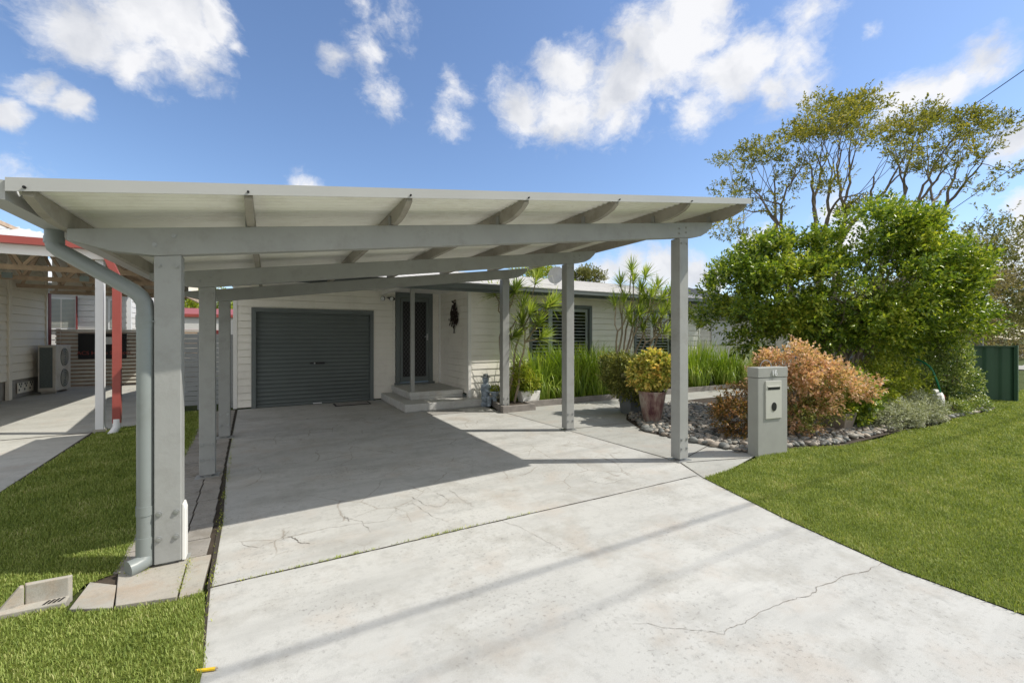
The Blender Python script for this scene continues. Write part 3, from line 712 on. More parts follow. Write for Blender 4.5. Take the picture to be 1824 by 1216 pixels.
# windows with white shutters
def window(u0, u1, z0, z1, panels):
    fr = MB(); y = MW-.035; t = .075
    fr.box(u0,u0+t,y,MW+.06,z0,z1); fr.box(u1-t,u1,y,MW+.06,z0,z1); fr.box(u0+t,u1-t,y+.001,MW+.06,z1-t,z1); fr.box(u0-.03,u1+.03,y-.03,MW+.06,z0-.04,z0+.02)
    wi = fr.build('window', M['dark_trim'], hs, bevel=.003)
    g = MB(); g.box(u0+t,u1-t,MW+.018,MW+.024,z0+.02,z1-t); g.build('pane', M['glass'], wi)
    sh = MB(); wdt = (u1-u0-2*t)/panels
    for k in range(panels):
        a = u0+t+k*wdt; b = a+wdt
        sh.box(a+.004,a+.055,MW+.06,MW+.09,z0+.03,z1-t-.01); sh.box(b-.055,b-.004,MW+.06,MW+.09,z0+.03,z1-t-.01); sh.box(a+.056,b-.056,MW+.06,MW+.09,z1-t-.09,z1-t-.01); sh.box(a+.056,b-.056,MW+.06,MW+.09,z0+.03,z0+.10)
        z = z0+.14
        while z < z1-t-.11:
            sh.prism([(a+.057,MW+.05,z-.006),(a+.057,MW+.115,z+.012),(a+.057,MW+.113,z+.020),(a+.057,MW+.048,z+.002)], (wdt-.114,0,0)); z += .082
    sh.build('shutter', M['white_plastic'], wi)
    d = MB(); d.box(u0,u1,MW+.35,MW+.36,z0-.1,z1+.1); d.box(u0-.02,u0,MW+.10,MW+.36,z0-.1,z1+.1); d.box(u1,u1+.02,MW+.10,MW+.36,z0-.1,z1+.1); d.box(u0-.02,u1+.02,MW+.1,MW+.36,z1,z1+.02); d.box(u0-.02,u1+.02,MW+.1,MW+.36,z0-.12,z0-.1); d.build('dark_room_box', M['dark_room'], wi)  # box painted near-black to stand for the unlit room
window(5.38, 7.26, .92, 2.30, 3); window(8.75, 10.3, .92, 2.24, 2)
# porch steps and post
mb = MB(); mb.box(2.34, 4.02, 8.50, GW-.02, .012, .165); mb.box(2.36,4.0,8.52,GW-.02,-.02,.012); o = mb.build('porch_step', M['steps'], hs, bevel=.012)
mb = MB(); mb.box(2.58, UR-.03, 9.0, GW-.02, .24, .335); mb.box(2.61, UR-.03, 9.03, GW-.02, .166, .24); mb.build('porch_step', M['steps'], hs, bevel=.012)
mb = MB(); mb.box(2.62,2.70,9.04,9.12,.336,2.588); mb.build('porch_post', M['frame_paint'], hs, bevel=.004)
# floodlight sensor by the door
wl = MB(); wl.lathe((2.62,GW-.03,2.42), [(.001,0),(.045,.0),(.045,.02),(.001,.02)], 12); wl.v = [(x, GW-.03-(z-2.42), 2.42+(y-(GW-.03))) for x, y, z in wl.v]
wl.bar((2.62,GW-.05,2.42),(2.46,GW-.10,2.44),.02,.02)
wlo = wl.build('wall_light', M['black'], hs)
for du in (-.05, .05):
    mb = MB(); mb.tube([(2.45+du,GW-.09,2.44),(2.44+du*1.6,GW-.16,2.42),(2.435+du*2,GW-.22,2.405)], [.02,.03,.055], 14); mb.build('lamp', M['black'], wlo, smooth=True)
    mb = MB(); mb.tube([(2.434+du*2,GW-.221,2.404),(2.433+du*2,GW-.232,2.402)], [.05,.035], 14); mb.build('lens', M['white_plastic'], wlo, smooth=True)
# meter box / light on the garage corner
mb = MB(); mb.box(-.69,-.635,GW+.05,GW+.2,1.55,1.85); mb.build('meter_box', M['white_plastic'], hs, bevel=.005)

# satellite dish on the roof
sdsh = thing('satellite_dish', 'round grey satellite dish mounted above the front gutter of the cream house', 'satellite dish')
mb = MB(); c = Vector((6.55,9.35,3.12)); dn = Vector((-.75,-.55,.25)).normalized(); xx = dn.cross(Vector((0,0,1))).normalized(); yy = xx.cross(dn)
rings = 6; nn = 28; V = []; F = []
for i in range(rings+1):
    r = .22*i/rings; dz = -.07*(1-(i/rings)**2)
    for k in range(nn):
        a = 2*math.pi*k/nn; V.append(tuple(c + xx*r*math.cos(a) + yy*r*math.sin(a)*1.08 + dn*dz))
for i in range(rings):
    for k in range(nn): F.append((i*nn+k, i*nn+(k+1)%nn, (i+1)*nn+(k+1)%nn, (i+1)*nn+k))
mb.v = V; mb.f = F; mb.m = [0]*len(F); dsh = mb.build('dish', M['frame_paint'], sdsh, smooth=True); so_ = dsh.modifiers.new('s', 'SOLIDIFY'); so_.thickness = .006
mb = MB(); mb.tube([c-dn*.08, c-dn*.2+Vector((0,0,-.1)), (6.6,9.45,2.85)], .02, 8); mb.tube([c-yy*.27, c+dn*.3-yy*.12], .009, 6); mb.build('mast', M['bolt'], sdsh)

# ornament: iron tree on porch wall
mb = MB(); 
for (a, z, r) in [(y_, z_*.88+.23, r_*1.35) for y_, z_, r_ in [(9.55,1.82,.10),(9.62,1.9,.11),(9.5,1.95,.11),(9.57,2.05,.12),(9.65,2.02,.09),(9.48,2.08,.08),(9.56,2.17,.11),(9.62,2.2,.07),(9.52,2.25,.08),(9.57,2.33,.07),(9.44,1.86,.09),(9.70,1.84,.09),(9.42,2.0,.09),(9.72,1.98,.09),(9.43,2.12,.08),(9.70,2.12,.08)]]:
    for _ in range(18):
        an = random.uniform(0, 6.28); rr = r*random.uniform(.3, 1.0)
        y = a+math.cos(an)*rr; zz = z+math.sin(an)*rr; s_ = random.uniform(.018, .032); o_ = random.uniform(.0, .04)
        t_ = random.uniform(0, 3.14); x = UR-.02-o_
        mb.prism([(x, y+s_*math.cos(t_+q), zz+s_*math.sin(t_+q)) for q in (0, 1.25, 2.5, 3.77, 5.0)], (-.004,0,0))
mb.bar((UR-.03,9.57,1.60),(UR-.03,9.57,2.2),.03,.012,up=(1,0,0)); mb.bar((UR-.03,9.52,1.60),(UR-.03,9.62,1.60),.02,.012)
tag(mb.build('wall_ornament', M['rust']), 'dark iron tree shaped ornament hung on the porch side wall', 'wall art')

# mats
mb = MB(); mb.box(1.25,2.0,10.02,10.42,.002,.014); m1 = mb.build('doormat', M['mat_black']); tag(m1, 'dark rimmed grey doormat lying before the roller door', 'doormat')
mb = MB(); mb.box(1.285,1.965,10.055,10.385,.0141,.018); mb.build('mat_pile', M['mat_grey'], m1)
mb = MB(); mb.box(2.72,3.4,7.98,8.36,.002,.012); tag(mb.build('doormat', M['mat_grey']), 'sunlit fibre doormat on the concrete before the porch step', 'doormat')
# blue white jar planter with hat at the wall corner
st = thing('garden_statue', 'blue white crouching garden figure with dark hat holding a plant bowl beside the porch step', 'statue', (4.15,8.5,0))
mb = MB(); mb.lathe((4.13,8.55,.0), [(.13,0),(.15,.05),(.11,.14),(.09,.25),(.12,.36),(.10,.45),(.05,.5),(.07,.55),(.075,.6),(.04,.66),(.01,.68)], 16)
mb.tube([(4.20,8.5,.40),(4.30,8.42,.33),(4.26,8.36,.30)], [.035,.03,.022], 8); mb.tube([(4.06,8.5,.40),(4.10,8.38,.34),(4.2,8.34,.30)], [.035,.03,.022], 8)
mb.tube([(4.08,8.5,.12),(4.10,8.34,.20),(4.09,8.30,.02)], [.06,.05,.04], 8); mb.tube([(4.20,8.5,.12),(4.24,8.34,.20),(4.25,8.30,.02)], [.06,.05,.04], 8)
mb.build('figure', M['blue_ceramic'], st, smooth=True)
mb = MB(); mb.lathe((4.13,8.55,.62), [(.11,0),(.11,.012),(.06,.02),(.05,.07),(.01,.085)], 16); mb.build('hat', M['pot_grey'], st, smooth=True)
mb = MB(); mb.lathe((4.24,8.33,.22), [(.05,0),(.10,.08),(.11,.12),(.10,.115)], 16); mb.build('bowl', M['blue_ceramic'], st, smooth=True)

# ------------------------------------------------------------------ PLANTS
def leaves(P, D, Nn, Ln, Wd, fold=.25):
    P = np.asarray(P); D = D/np.linalg.norm(D, axis=1, keepdims=True)
    S = np.cross(D, Nn); S /= (np.linalg.norm(S, axis=1, keepdims=True)+1e-9); U = np.cross(S, D)
    Ln = Ln[:,None]; Wd = Wd[:,None]
    mid = P + D*Ln*.5
    l = mid - S*Wd*.5 + U*Wd*fold; r = mid + S*Wd*.5 + U*Wd*fold
    tip = P + D*Ln - U*Ln*.08
    V = np.stack([P, l, tip, r], 1).reshape(-1, 3); i = np.arange(len(P))*4
    return V, np.concatenate([np.stack([i, i+2, i+1], 1), np.stack([i, i+3, i+2], 1)])
def sprigs(C, D, k, slen, leaf, width, spread=.9, rng=RNG):
    """k leaves alternating along each sprig that starts at C and runs along D"""
    n = len(C); D = D/np.linalg.norm(D, axis=1, keepdims=True)
    t = np.tile(np.linspace(.15, 1, k), n); Ci = np.repeat(C, k, 0); Di = np.repeat(D, k, 0)
    sl = np.repeat(slen*rng.uniform(.6, 1.3, n), k)
    P = Ci + Di*(t*sl)[:,None]
    rnd = rng.normal(size=(n*k, 3)); rnd -= Di*(rnd*Di).sum(1, keepdims=True); rnd /= np.linalg.norm(rnd, axis=1, keepdims=True)
    LD = Di*(.5+.5*t)[:,None] + rnd*spread + np.array([[0,0,-.1]])
    up = np.array([[0,0,1.]]) + rng.normal(0, .45, (n*k, 3))
    Ls = leaf*rng.uniform(.7, 1.3, n*k); return leaves(P, LD, up, Ls, width*Ls/leaf)
def crown_points(lobes, n, shell=.55, nsc=2.2, thr=-.15, rng=RNG):
    """points in a union of ellipsoids, biased outwards, thinned by noise so that gaps show"""
    lob = np.array(lobes, float); vol = lob[:,3]*lob[:,4]*lob[:,5]; pr = vol**.8; pr /= pr.sum()
    out_p, out_d = [], []
    while len(out_p) < n:
        i = rng.choice(len(lob), p=pr); d = rng.normal(size=3); d /= np.linalg.norm(d)
        r = shell + (1-shell)*rng.uniform()**.6
        r *= 1 + .38*noise.noise(Vector(d*2.6+i*3.1))
        p = lob[i,:3] + d*r*lob[i,3:6]
        if p[2] < .03: continue
        if noise.noise(Vector(p*nsc)) + .5*noise.noise(Vector(p*nsc*2.7)) < thr: continue
        inside = False
        for j, l in enumerate(lob):
            if j != i and (((p-l[:3])/l[3:6])**2).sum() < .35: inside = True; break
        if inside and rng.uniform() < .8: continue
        out_p.append(p); out_d.append(d/lob[i,3:6]*lob[i,3:6].min())
    return np.array(out_p), np.array(out_d)
def foliage(name, lobes, n, k, slen, leaf, width, mat, parent, shell=.55, nsc=2.2, thr=-.15, upb=.5, spread=.9):
    C, D = crown_points(lobes, n, shell, nsc, thr)
    D = D + np.array([[0,0,upb]]) + RNG.normal(0, .35, D.shape)
    V, F = sprigs(C, D, k, slen, leaf, width, spread); return npmesh(name, V, F, mat, parent)
def clumpy(name, lobes, nc, rad, per, k, slen, leaf, width, mat, parent, shell=.75, nsc=2.2, thr=-.2, upb=.6, spread=.9, fill=.2, flat=.65):
    C0, D0 = crown_points(lobes, nc, shell, nsc, thr)
    D0 = D0/np.linalg.norm(D0, axis=1, keepdims=True)
    Cs, Ds = [], []
    for c, d in zip(C0, D0):
        r_ = rad*RNG.uniform(.55, 1.35); n = max(6, int(per*(r_/rad)**1.7))
        q = RNG.normal(size=(n, 3)); q /= np.linalg.norm(q, axis=1, keepdims=True)
        Cs.append(c + q*(r_*RNG.uniform(0, 1, n)**.45)[:,None]*np.array([[1,1,flat]])); Ds.append(q*.8 + d[None]*.5 + np.array([[0,0,upb]]))
    if fill:
        C1, D1 = crown_points(lobes, int(nc*per*fill), .35, nsc, thr-.1); Cs.append(C1); Ds.append(D1/np.linalg.norm(D1, axis=1, keepdims=True)+np.array([[0,0,.3]]))
    C = np.concatenate(Cs); D = np.concatenate(Ds); kk = C[:,2] > .03
    V, F = sprigs(C[kk], D[kk], k, slen, leaf, width, spread); return npmesh(name, V, F, mat, parent)
def wander(mb, a, b, r0, r1, n=6, amp=.06, sides=6):
    a = Vector(a); b = Vector(b); pts = []; rr = []
    off = Vector((0,0,0)); ln = (b-a).length
    for i in range(n+1):
        t = i/n; off = off*.6 + Vector((random.uniform(-1,1), random.uniform(-1,1), random.uniform(-1,1)))*amp*ln
        pts.append(a.lerp(b, t) + off*min(1, 3*t)*(1 if i < n else 0)); rr.append(r0+(r1-r0)*t)
    mb.tube(pts, rr, sides, caps=False); return pts
def grow(mb, start, targets, rad, depth=0, frac=.38, minr=.006, sides=6):
    targets = [Vector(t) for t in targets]; start = Vector(start)
    if len(targets) <= 2 or depth > 9:
        for t in targets: wander(mb, start, t, max(rad*.7, minr), minr*.6, 4, .05, 4)
        return
    c = sum(targets, Vector())/len(targets)
    end = start.lerp(c, frac) + Vector((random.uniform(-1,1), random.uniform(-1,1), random.uniform(-.5,1)))*.05*(c-start).length
    r1 = rad*.82
    wander(mb, start, end, rad, r1, 4, .05, sides if rad > .02 else 4)
    dirs = [(t-end).normalized() for t in targets]
    # split by the widest direction
    m = sum(dirs, Vector())/len(dirs); best = max(((d-m) for d in dirs), key=lambda q: q.length)
    best.normalize(); s = sorted(zip([d.dot(best) for d in dirs], range(len(dirs))))
    k = max(1, min(len(s)-1, int(len(s)*random.uniform(.35, .65))))
    for grp in (s[:k], s[k:]):
        f = len(grp)/len(s)
        grow(mb, end, [targets[i] for _, i in grp], max(minr, r1*f**.42), depth+1, frac, minr, sides)

# -- large glossy garden tree
gt = thing('garden_tree', 'large dense rounded bright green garden tree behind the coral shrub', 'tree', (9.4,4.2,0))
lobes = [(9.5,4.15,2.45,1.15,1.1,.95),(8.45,4.75,2.3,1.0,.9,.8),(10.5,3.7,2.55,1.05,.9,.95),(9.7,4.0,3.15,1.1,.9,.62),(7.95,5.0,1.95,.8,.8,.6),(11.2,3.35,2.2,.75,.75,.9),(9.0,4.3,1.75,.9,.8,.45),(8.9,4.5,2.95,.8,.8,.5),(10.6,3.6,3.3,.65,.6,.42),(10.5,3.7,1.75,.9,.7,.5),(10.0,3.8,3.55,.5,.45,.25),(8.6,4.6,3.15,.4,.4,.22),(8.1,4.9,2.75,.55,.5,.35)]
clumpy('foliage', lobes + [(9.2,4.2,3.55,.3,.3,.25),(10.1,3.8,3.8,.35,.3,.25),(10.9,3.5,3.6,.3,.3,.25),(11.5,3.2,2.9,.4,.3,.3),(7.5,5.2,2.3,.4,.35,.3),(8.2,4.9,3.1,.3,.3,.22)], 215, .27, 42, 8, .19, .080, .038, M['leaf_big'], gt, .74, 2.2, -.08, .7, .95, .10, .6)
mb = MB(); tr = []
Cc, Dd = crown_points(lobes, 110, .3)
bases = [(9.25,4.0),(9.45,4.1),(9.7,3.95),(9.5,4.3),(9.9,4.1)]
for i, b_ in enumerate(bases): grow(mb, (b_[0], b_[1], 0), [Vector(p) for p in Cc[i::5]], .055, 0, .33, .006)
mb.build('trunk', M['bark'], gt, smooth=True)
# -- second, darker tree at its right
g2 = thing('garden_tree', 'narrow dark green tree leaning out at the right side of the large garden tree', 'tree', (13,3.6,0))
clumpy('foliage', [(12.45,3.6,2.35,.6,.6,.75),(12.75,3.4,2.95,.45,.42,.5),(12.2,3.8,1.9,.7,.6,.5)], 60, .22, 34, 8, .17, .068, .03, M['leaf_big'], g2, .6, 3, -.2, .8)
mb = MB(); Cc, _ = crown_points([(12.45,3.6,2.5,.5,.5,.7)], 30, .3); grow(mb, (12.2,3.7,0), Cc, .05); mb.build('trunk', M['bark'], g2, smooth=True)
# -- round hedge shrub
hg = thing('hedge_shrub', 'dense shrub with small glossy leaves beside the green steel fence', 'shrub', (12.4,3.35,0))
foliage('foliage', [(12.5,3.75,.95,.78,.55,.82),(11.95,4.0,.9,.6,.5,.75),(12.75,3.5,.5,.5,.42,.45),(12.4,3.8,1.35,.6,.5,.45)], 4800, 7, .10, .042, .026, M['leaf_hedge'], hg, .7, 4, -.35, .35)
mb = MB(); Cc, _ = crown_points([(12.4,3.45,.9,.6,.4,.6)], 40, .3); grow(mb, (12.4,3.5,0), Cc, .04); mb.build('trunk', M['bark'], hg, smooth=True)
# -- tall sparse tree behind the garden
bt = thing('tall_tree', 'tall spreading tree with bare grey limbs and thin olive crown behind the garden', 'tree', (17.3,7.5,0))
def dirpt(px, py, Z): 
    X = (px-912)/773*Z; return Vector((FY*X+FX*Z, -FX*X+FY*Z, 1.5+(600-py)/773*Z))
blobs = []
for (x, y, r, cnt) in [(1300,300,26,5),(1345,272,30,7),(1385,262,34,8),(1325,335,22,4),(1410,245,30,6),(1440,235,30,8),(1480,205,36,12),(1520,200,36,12),(1545,190,26,8),(1450,200,28,7),(1500,240,40,8),(1550,240,30,6),(1420,300,34,6),(1460,330,34,5),
                      (1575,250,36,8),(1610,235,34,9),(1640,210,28,7),(1620,270,36,7),(1670,230,32,8),(1710,225,34,10),(1745,215,30,8),(1770,235,22,4),(1790,212,14,2),(1690,270,34,6),(1740,280,26,4),(1655,300,30,3),(1780,300,20,2),(1720,330,20,1),
                      (1290,340,22,3),(1360,380,26,3),(1280,415,20,2),(1545,350,26,3),(1500,375,28,3),(1655,355,18,1),(1755,345,12,1),(1330,410,28,3),(1390,330,30,4),(1265,395,10,1)]:
    for _ in range(max(1, int(cnt*.72))):
        Z = 15 + random.gauss(0, 1.3); a = random.uniform(0, 6.28); q = r*math.sqrt(random.random())
        blobs.append(dirpt(x+q*math.cos(a), y+q*math.sin(a)*.8, Z))
mb = MB()
stems = [(17.0,7.7), (17.6,7.3), (17.3,7.9), (18.0,7.0), (16.6,8.0)]
bs = sorted(blobs, key=lambda p: p.x*FY - p.y*FX)
nb_ = len(bs); cutp = [0, int(nb_*.24), int(nb_*.5), int(nb_*.68), int(nb_*.86), nb_]
for k, i in enumerate((4, 2, 0, 1, 3)):
    part_t = bs[cutp[k]:cutp[k+1]]
    x, y = stems[i]
    wander(mb, (x, y, 0), (x+(k-2)*.35, y-(k-2)*.2, 2.6), .16, .13, 5, .03, 8)
    grow(mb, (x+(k-2)*.35, y-(k-2)*.2, 2.6), part_t, .12, 0, .34, .010, 6)
mb.build('trunk', M['bark'], bt, smooth=True)
C = []; D = []
for p in blobs:
    r = random.uniform(.24, .46); kk = 36
    q = RNG.normal(size=(kk, 3)); q /= np.linalg.norm(q, axis=1, keepdims=True)
    C.append(np.array(p)[None] + q*(r*RNG.uniform(.2, 1, kk)**.7)[:,None]*np.array([[1.25,1.25,.55]])); D.append(q+np.array([[0,0,.9]]))
V, F = sprigs(np.concatenate(C), np.concatenate(D), 6, .17, .095, .042, .8); npmesh('foliage', V, F, M['leaf_tree'], bt)

# -- coral coloured shrub behind the letterbox
cs = thing('coral_shrub', 'coral pink leaved shrub spilling around the letterbox', 'shrub', (6.9,3.7,0))
lob = [(6.85,3.65,1.0,.45,.42,.28),(7.3,3.5,.85,.50,.42,.32),(7.75,3.35,.76,.38,.36,.24),(7.0,3.75,.62,.50,.45,.38),(7.05,3.65,1.18,.36,.32,.2),(7.0,3.6,.35,.42,.36,.28),(6.5,3.8,.8,.25,.25,.16)]
clumpy('foliage', lob, 95, .13, 20, 7, .10, .050, .027, M['leaf_maple'], cs, .6, 4, -.15, .4, .9, .12, .6)
clumpy('new_growth', [(7.2,3.55,.7,.5,.42,.4),(6.9,3.6,.4,.42,.38,.3),(6.6,3.75,.55,.3,.3,.25)], 40, .14, 20, 7, .10, .045, .022, M['leaf_olive'], cs, .5, 4, -.15, .4, .9, .12)
mb = MB(); Cc, _ = crown_points(lob, 70, .5); grow(mb, (6.9,3.75,0), Cc, .03, 0, .3, .004); grow(mb, (7.1,3.65,0), [c+np.array([.1,-.1,0]) for c in Cc[::3]], .02, 0, .3, .004)
mb.build('stems', M['bark'], cs, smooth=True)
lb = thing('bronze_shrub', 'low bronze and green shrub on the pebbles left of the letterbox', 'shrub', (5.9,3.95,0))
clumpy('foliage', [(6.0,3.95,.34,.32,.28,.28),(6.1,4.0,.6,.2,.2,.16),(6.2,4.0,.28,.3,.25,.24)], 34, .12, 16, 7, .10, .045, .02, M['leaf_dkred'], lb, .6, 4, -.2, .3)
mb = MB(); Cc, _ = crown_points([(6.0,4.0,.4,.38,.35,.3)], 40, .4); grow(mb, (6.0,4.0,0), Cc, .015, 0, .3, .003); mb.build('stems', M['bark'], lb)
# shade shrub behind square pot, lime shrub, silver groundcover
mb_list = [('shade_shrub','dark leafy shrub rising from behind the square pot', [(8.3,3.5,.5,.38,.3,.42),(8.7,3.6,.4,.4,.3,.35)], 1300, .055, .03, 'leaf_big', (8.3,3.5)),
           ('lime_shrub','open lime green shrub left of the hose reel', [(9.9,3.6,.7,.55,.4,.45),(10.5,3.6,.55,.4,.4,.4),(9.3,3.65,.6,.4,.4,.4)], 1300, .055, .024, 'leaf_lime', (10,3.6)),
           ('silver_shrub','low silvery grey leaved shrub spreading at the lawn edge', [(9.3,3.15,.16,.5,.22,.2),(10.0,3.15,.2,.5,.24,.24),(8.8,3.15,.14,.35,.2,.18),(10.5,3.2,.18,.35,.2,.2)], 2600, .034, .014, 'leaf_silver', (9.6,3.15)),
           ('creeper', 'small pale green creeper at the foot of the clipped shrub', [(11.6,3.15,.08,.5,.18,.12),(12.6,3.1,.08,.5,.15,.1)], 700, .035, .02, 'leaf_hedge', (12,3.1))]
for nm, lab, lob, n, lf, wd, mt, bp in mb_list:
    t = thing(nm, lab, 'shrub', (bp[0], bp[1], 0)); foliage('foliage', lob, n, 7, .11, lf, wd, M[mt], t, .35, 4, -.25, .4)
    mb = MB(); Cc, _ = crown_points(lob, 36, .3); grow(mb, (bp[0], bp[1], 0), Cc, .014, 0, .3, .003); mb.build('stems', M['bark'], t)

# -- strappy grasses
def strap_clump(name, label, c, n, h, spread, mat, w=.012, z0=.1, group=None, squash=1):
    n = int(n); rt = RNG.uniform(0, 1, n)**.5*spread*.55; ra = RNG.uniform(0, 2*np.pi, n); h = h*1.12
    th = ra + RNG.normal(0, .6, n)
    base = np.stack([c[0]+rt*np.cos(ra), c[1]+rt*np.sin(ra)*squash, np.full(n, z0)], 1)
    d = np.stack([np.cos(th), np.sin(th)*squash, np.zeros(n)], 1); s = np.stack([-np.sin(th), np.cos(th), np.zeros(n)], 1)
    Ln = h*RNG.uniform(.5, 1.2, n); out = spread*RNG.uniform(.15, 1.0, n)**1.1; dr = RNG.uniform(0, 1, n)**2.2
    segs = 6; V = []
    for i in range(segs+1):
        t = i/segs
        hx = out*(t**1.35); hz = Ln*(t - (.2+dr*.85)*t**2.6)
        p = base + d*hx[:,None] + np.array([[0,0,1.]])*hz[:,None]
        ww = (w*(1-t)**.6*RNG.uniform(.95,1.05,n)+.0008)[:,None]
        V += [p - s*ww/2, p + s*ww/2]
    V = np.stack(V, 1).reshape(-1, 3); k = (segs+1)*2; b = np.arange(n)*k
    F = np.concatenate([np.stack([b+2*i, b+2*i+1, b+2*i+3, b+2*i+2], 1) for i in range(segs)])
    o = npmesh(name, V, F, M[mat]); tag(o, label, 'grass clump', group); return o
G = 'strappy grass clumps along the house wall'
strap_clump('grass_clump', 'strappy grass clump between the rear and middle right carport posts', (5.35,8.3), 810, 1.25, .88, 'leaf_strap', .027, group=G, squash=.5)
strap_clump('grass_clump', 'strappy grass clump directly behind the middle right carport post', (6.25,8.3), 900, 1.3, .88, 'leaf_strap', .027, group=G, squash=.5)
strap_clump('grass_clump', 'strappy grass clump under the large shuttered window, right of the middle post', (7.15,8.3), 900, 1.25, .88, 'leaf_strap', .027, group=G, squash=.5)
strap_clump('grass_clump', 'strappy grass clump at the foot of the right hand dragon tree', (8.0,8.3), 700, 1.15, .85, 'leaf_strap', .026, group=G, squash=.55)
strap_clump('grass_clump', 'strappy grass clump just right of the front right carport post', (10.6,8.25), 900, 1.35, .9, 'leaf_strap', .027, group=G, squash=.55)
strap_clump('grass_clump', 'bright strappy grass clump near the end of the house wall', (11.9,8.15), 850, 1.25, .9, 'leaf_strap', .026, group=G, squash=.55)
strap_clump('fountain_grass', 'pale feathery fountain grass left of the garden tree', (12.6,7.75), 1800, 1.0, .6, 'leaf_pale', .004, z0=.02)
strap_clump('grass_clump', 'small strappy grass tuft at the far end of the wall bed', (13.4,8.1), 500, 1.5, .6, 'leaf_strap', .012, group=G, squash=.6)
strap_clump('grass_clump', 'short dark tuft in the planter at the rear right carport post', (4.75,8.35), 260, .6, .35, 'leaf_strap', .010, group=G, squash=.6)
# -- dragon trees
def rosette(c, d, n, ln, w, V_, F_, off):
    d = Vector(d).normalized(); c = Vector(c)
    x = d.orthogonal().normalized(); y = d.cross(x)
    for i in range(n):
        a = 2.4*i+random.uniform(-.3,.3); t = i/n; el = .25+1.25*(1-t)+random.uniform(-.15,.15)
        od = (x*math.cos(a)+y*math.sin(a)); di = od*math.sin(el)+d*math.cos(el)
        s = di.cross(d).normalized(); l = ln*random.uniform(.75,1.15); b = c - d*.10*(1-t)
        for k, (q, ww) in enumerate(((0,.5),(.35,1),(.7,.7),(1,.05))):
            p = b + di*l*q - Vector((0,0,1))*l*.22*q*q*(1.2-t)
            V_.append(tuple(p-s*w*ww/2)); V_.append(tuple(p+s*w*ww/2))
        m = off[0]
        for k in range(3): F_.append((m+2*k, m+2*k+1, m+2*k+3, m+2*k+2))
        off[0] += 8
def dragon(label, base, stems, ln=.34, w=.018, nl=42, loc=None):
    t = thing('dragon_tree', label, 'tree', base)
    mb = MB(); V_, F_, off = [], [], [0]
    for b0, mid, tips in stems:
        wander(mb, b0, mid, .028, .02, 6, .03, 7)
        for tp in tips:
            pts = wander(mb, mid, tp, .018, .013, 4, .06, 6)
            rosette(tp, Vector(tp)-Vector(mid)+Vector((0,0,.3)), nl, ln, w, V_, F_, off)
    mb.build('stem', M['bark_pale'], t, smooth=True)
    npmesh('foliage', V_, np.array(F_), M['leaf_drac'], t)
    return t
def rp(px, py, Z): return tuple(dirpt(px, py, Z))
dragon('spiky leaved dragon tree beside the rear right carport post', (4.45,8.15,.1),
       [((4.42,8.2,.1), rp(905,590,9.3), [rp(930,545,9.2), rp(905,530,9.5), rp(880,520,9.6)]),
        ((4.5,8.25,.1), rp(925,600,9.3), [rp(955,500,9.2), rp(975,545,9.2), rp(945,555,9.0)]),
        ((4.6,8.1,.1), rp(935,610,9.2), [rp(960,575,9.1), rp(985,540,9.3), rp(930,575,9.0), rp(965,600,9.1)]),
        ((4.36,8.1,.1), rp(890,600,9.2), [rp(915,600,9.0), rp(918,515,9.4)])], .42, .028, 56)
dragon('tall many stemmed dragon tree against the shuttered wall', (7.6,8.1,.1),
       [((7.35,8.1,.1), rp(1108,570,10.2), [rp(1105,505,10.2), rp(1112,535,10.2)]),
        ((7.45,8.2,.1), rp(1122,560,10.3), [rp(1125,480,10.2), rp(1128,500,10.1), rp(1140,540,10.2)]),
        ((7.55,8.15,.1), rp(1135,560,10.2), [rp(1150,490,10.3), rp(1142,515,10.2)]),
        ((7.7,8.1,.1), rp(1150,575,10.1), [rp(1170,512,10.2), rp(1180,530,10.2), rp(1155,550,10.1)]),
        ((7.8,8.05,.1), rp(1165,600,10.0), [rp(1190,545,10.2), rp(1165,575,10.0), rp(1195,520,10.3)]),
        ((7.6,8.0,.1), rp(1150,610,9.9), [rp(1185,590,9.9), rp(1145,585,10.0)]),
        ((7.4,8.0,.1), rp(1100,590,10.0), [rp(1095,540,10.1), rp(1118,560,10.0)]), ((7.5,7.98,.1), rp(1128,600,9.9), [rp(1140,560,9.9), rp(1125,575,9.9), rp(1160,525,10.0)]),
        ((7.85,8.1,.1), rp(1175,590,10.1), [rp(1205,560,10.2), rp(1180,560,10.0), rp(1150,530,10.3)])], .38, .025, 52)
# shrub in the planter at the rear post, in a pot
pw = thing('pot_plant', 'small bushy green plant in white trough at the rear right carport post', 'potted plant', (4.9,7.95,0))
mb = MB(); mb.prism([(4.74,7.97,.09),(5.14,7.97,.09),(5.18,7.97,.33),(4.70,7.97,.33)], (0,.22,0)); mb.build('pot', M['trim_white'], pw, bevel=.008)
foliage('foliage', [(4.9,8.08,.52,.28,.22,.22),(4.75,8.1,.72,.18,.15,.2)], 500, 6, .1, .05, .028, M['leaf_lime'], pw, .2, 4, -.4, .6)
# bowl plant of the statue
foliage('bowl_plant', [(4.24,8.33,.37,.09,.09,.06)], 60, 6, .05, .04, .02, M['leaf_lime'], st, .1, 4, -1, .6)
# bed edging along the wall bed
mb = MB(); mb.box(4.72,14.2,7.88,7.95,0,.13); mb.box(4.02,4.78,7.53,7.60,0,.131); mb.box(4.715,4.78,7.601,7.879,0,.129); mb.prism([(4.02,7.601,0),(4.09,7.601,0),(4.36,8.74,0),(4.29,8.74,0)], (0,0,.129)); 
tag(mb.build('bed_edging', M['kerb_timber'], bevel=.006), 'low grey timber edging of the bed along the house wall', 'garden edging')
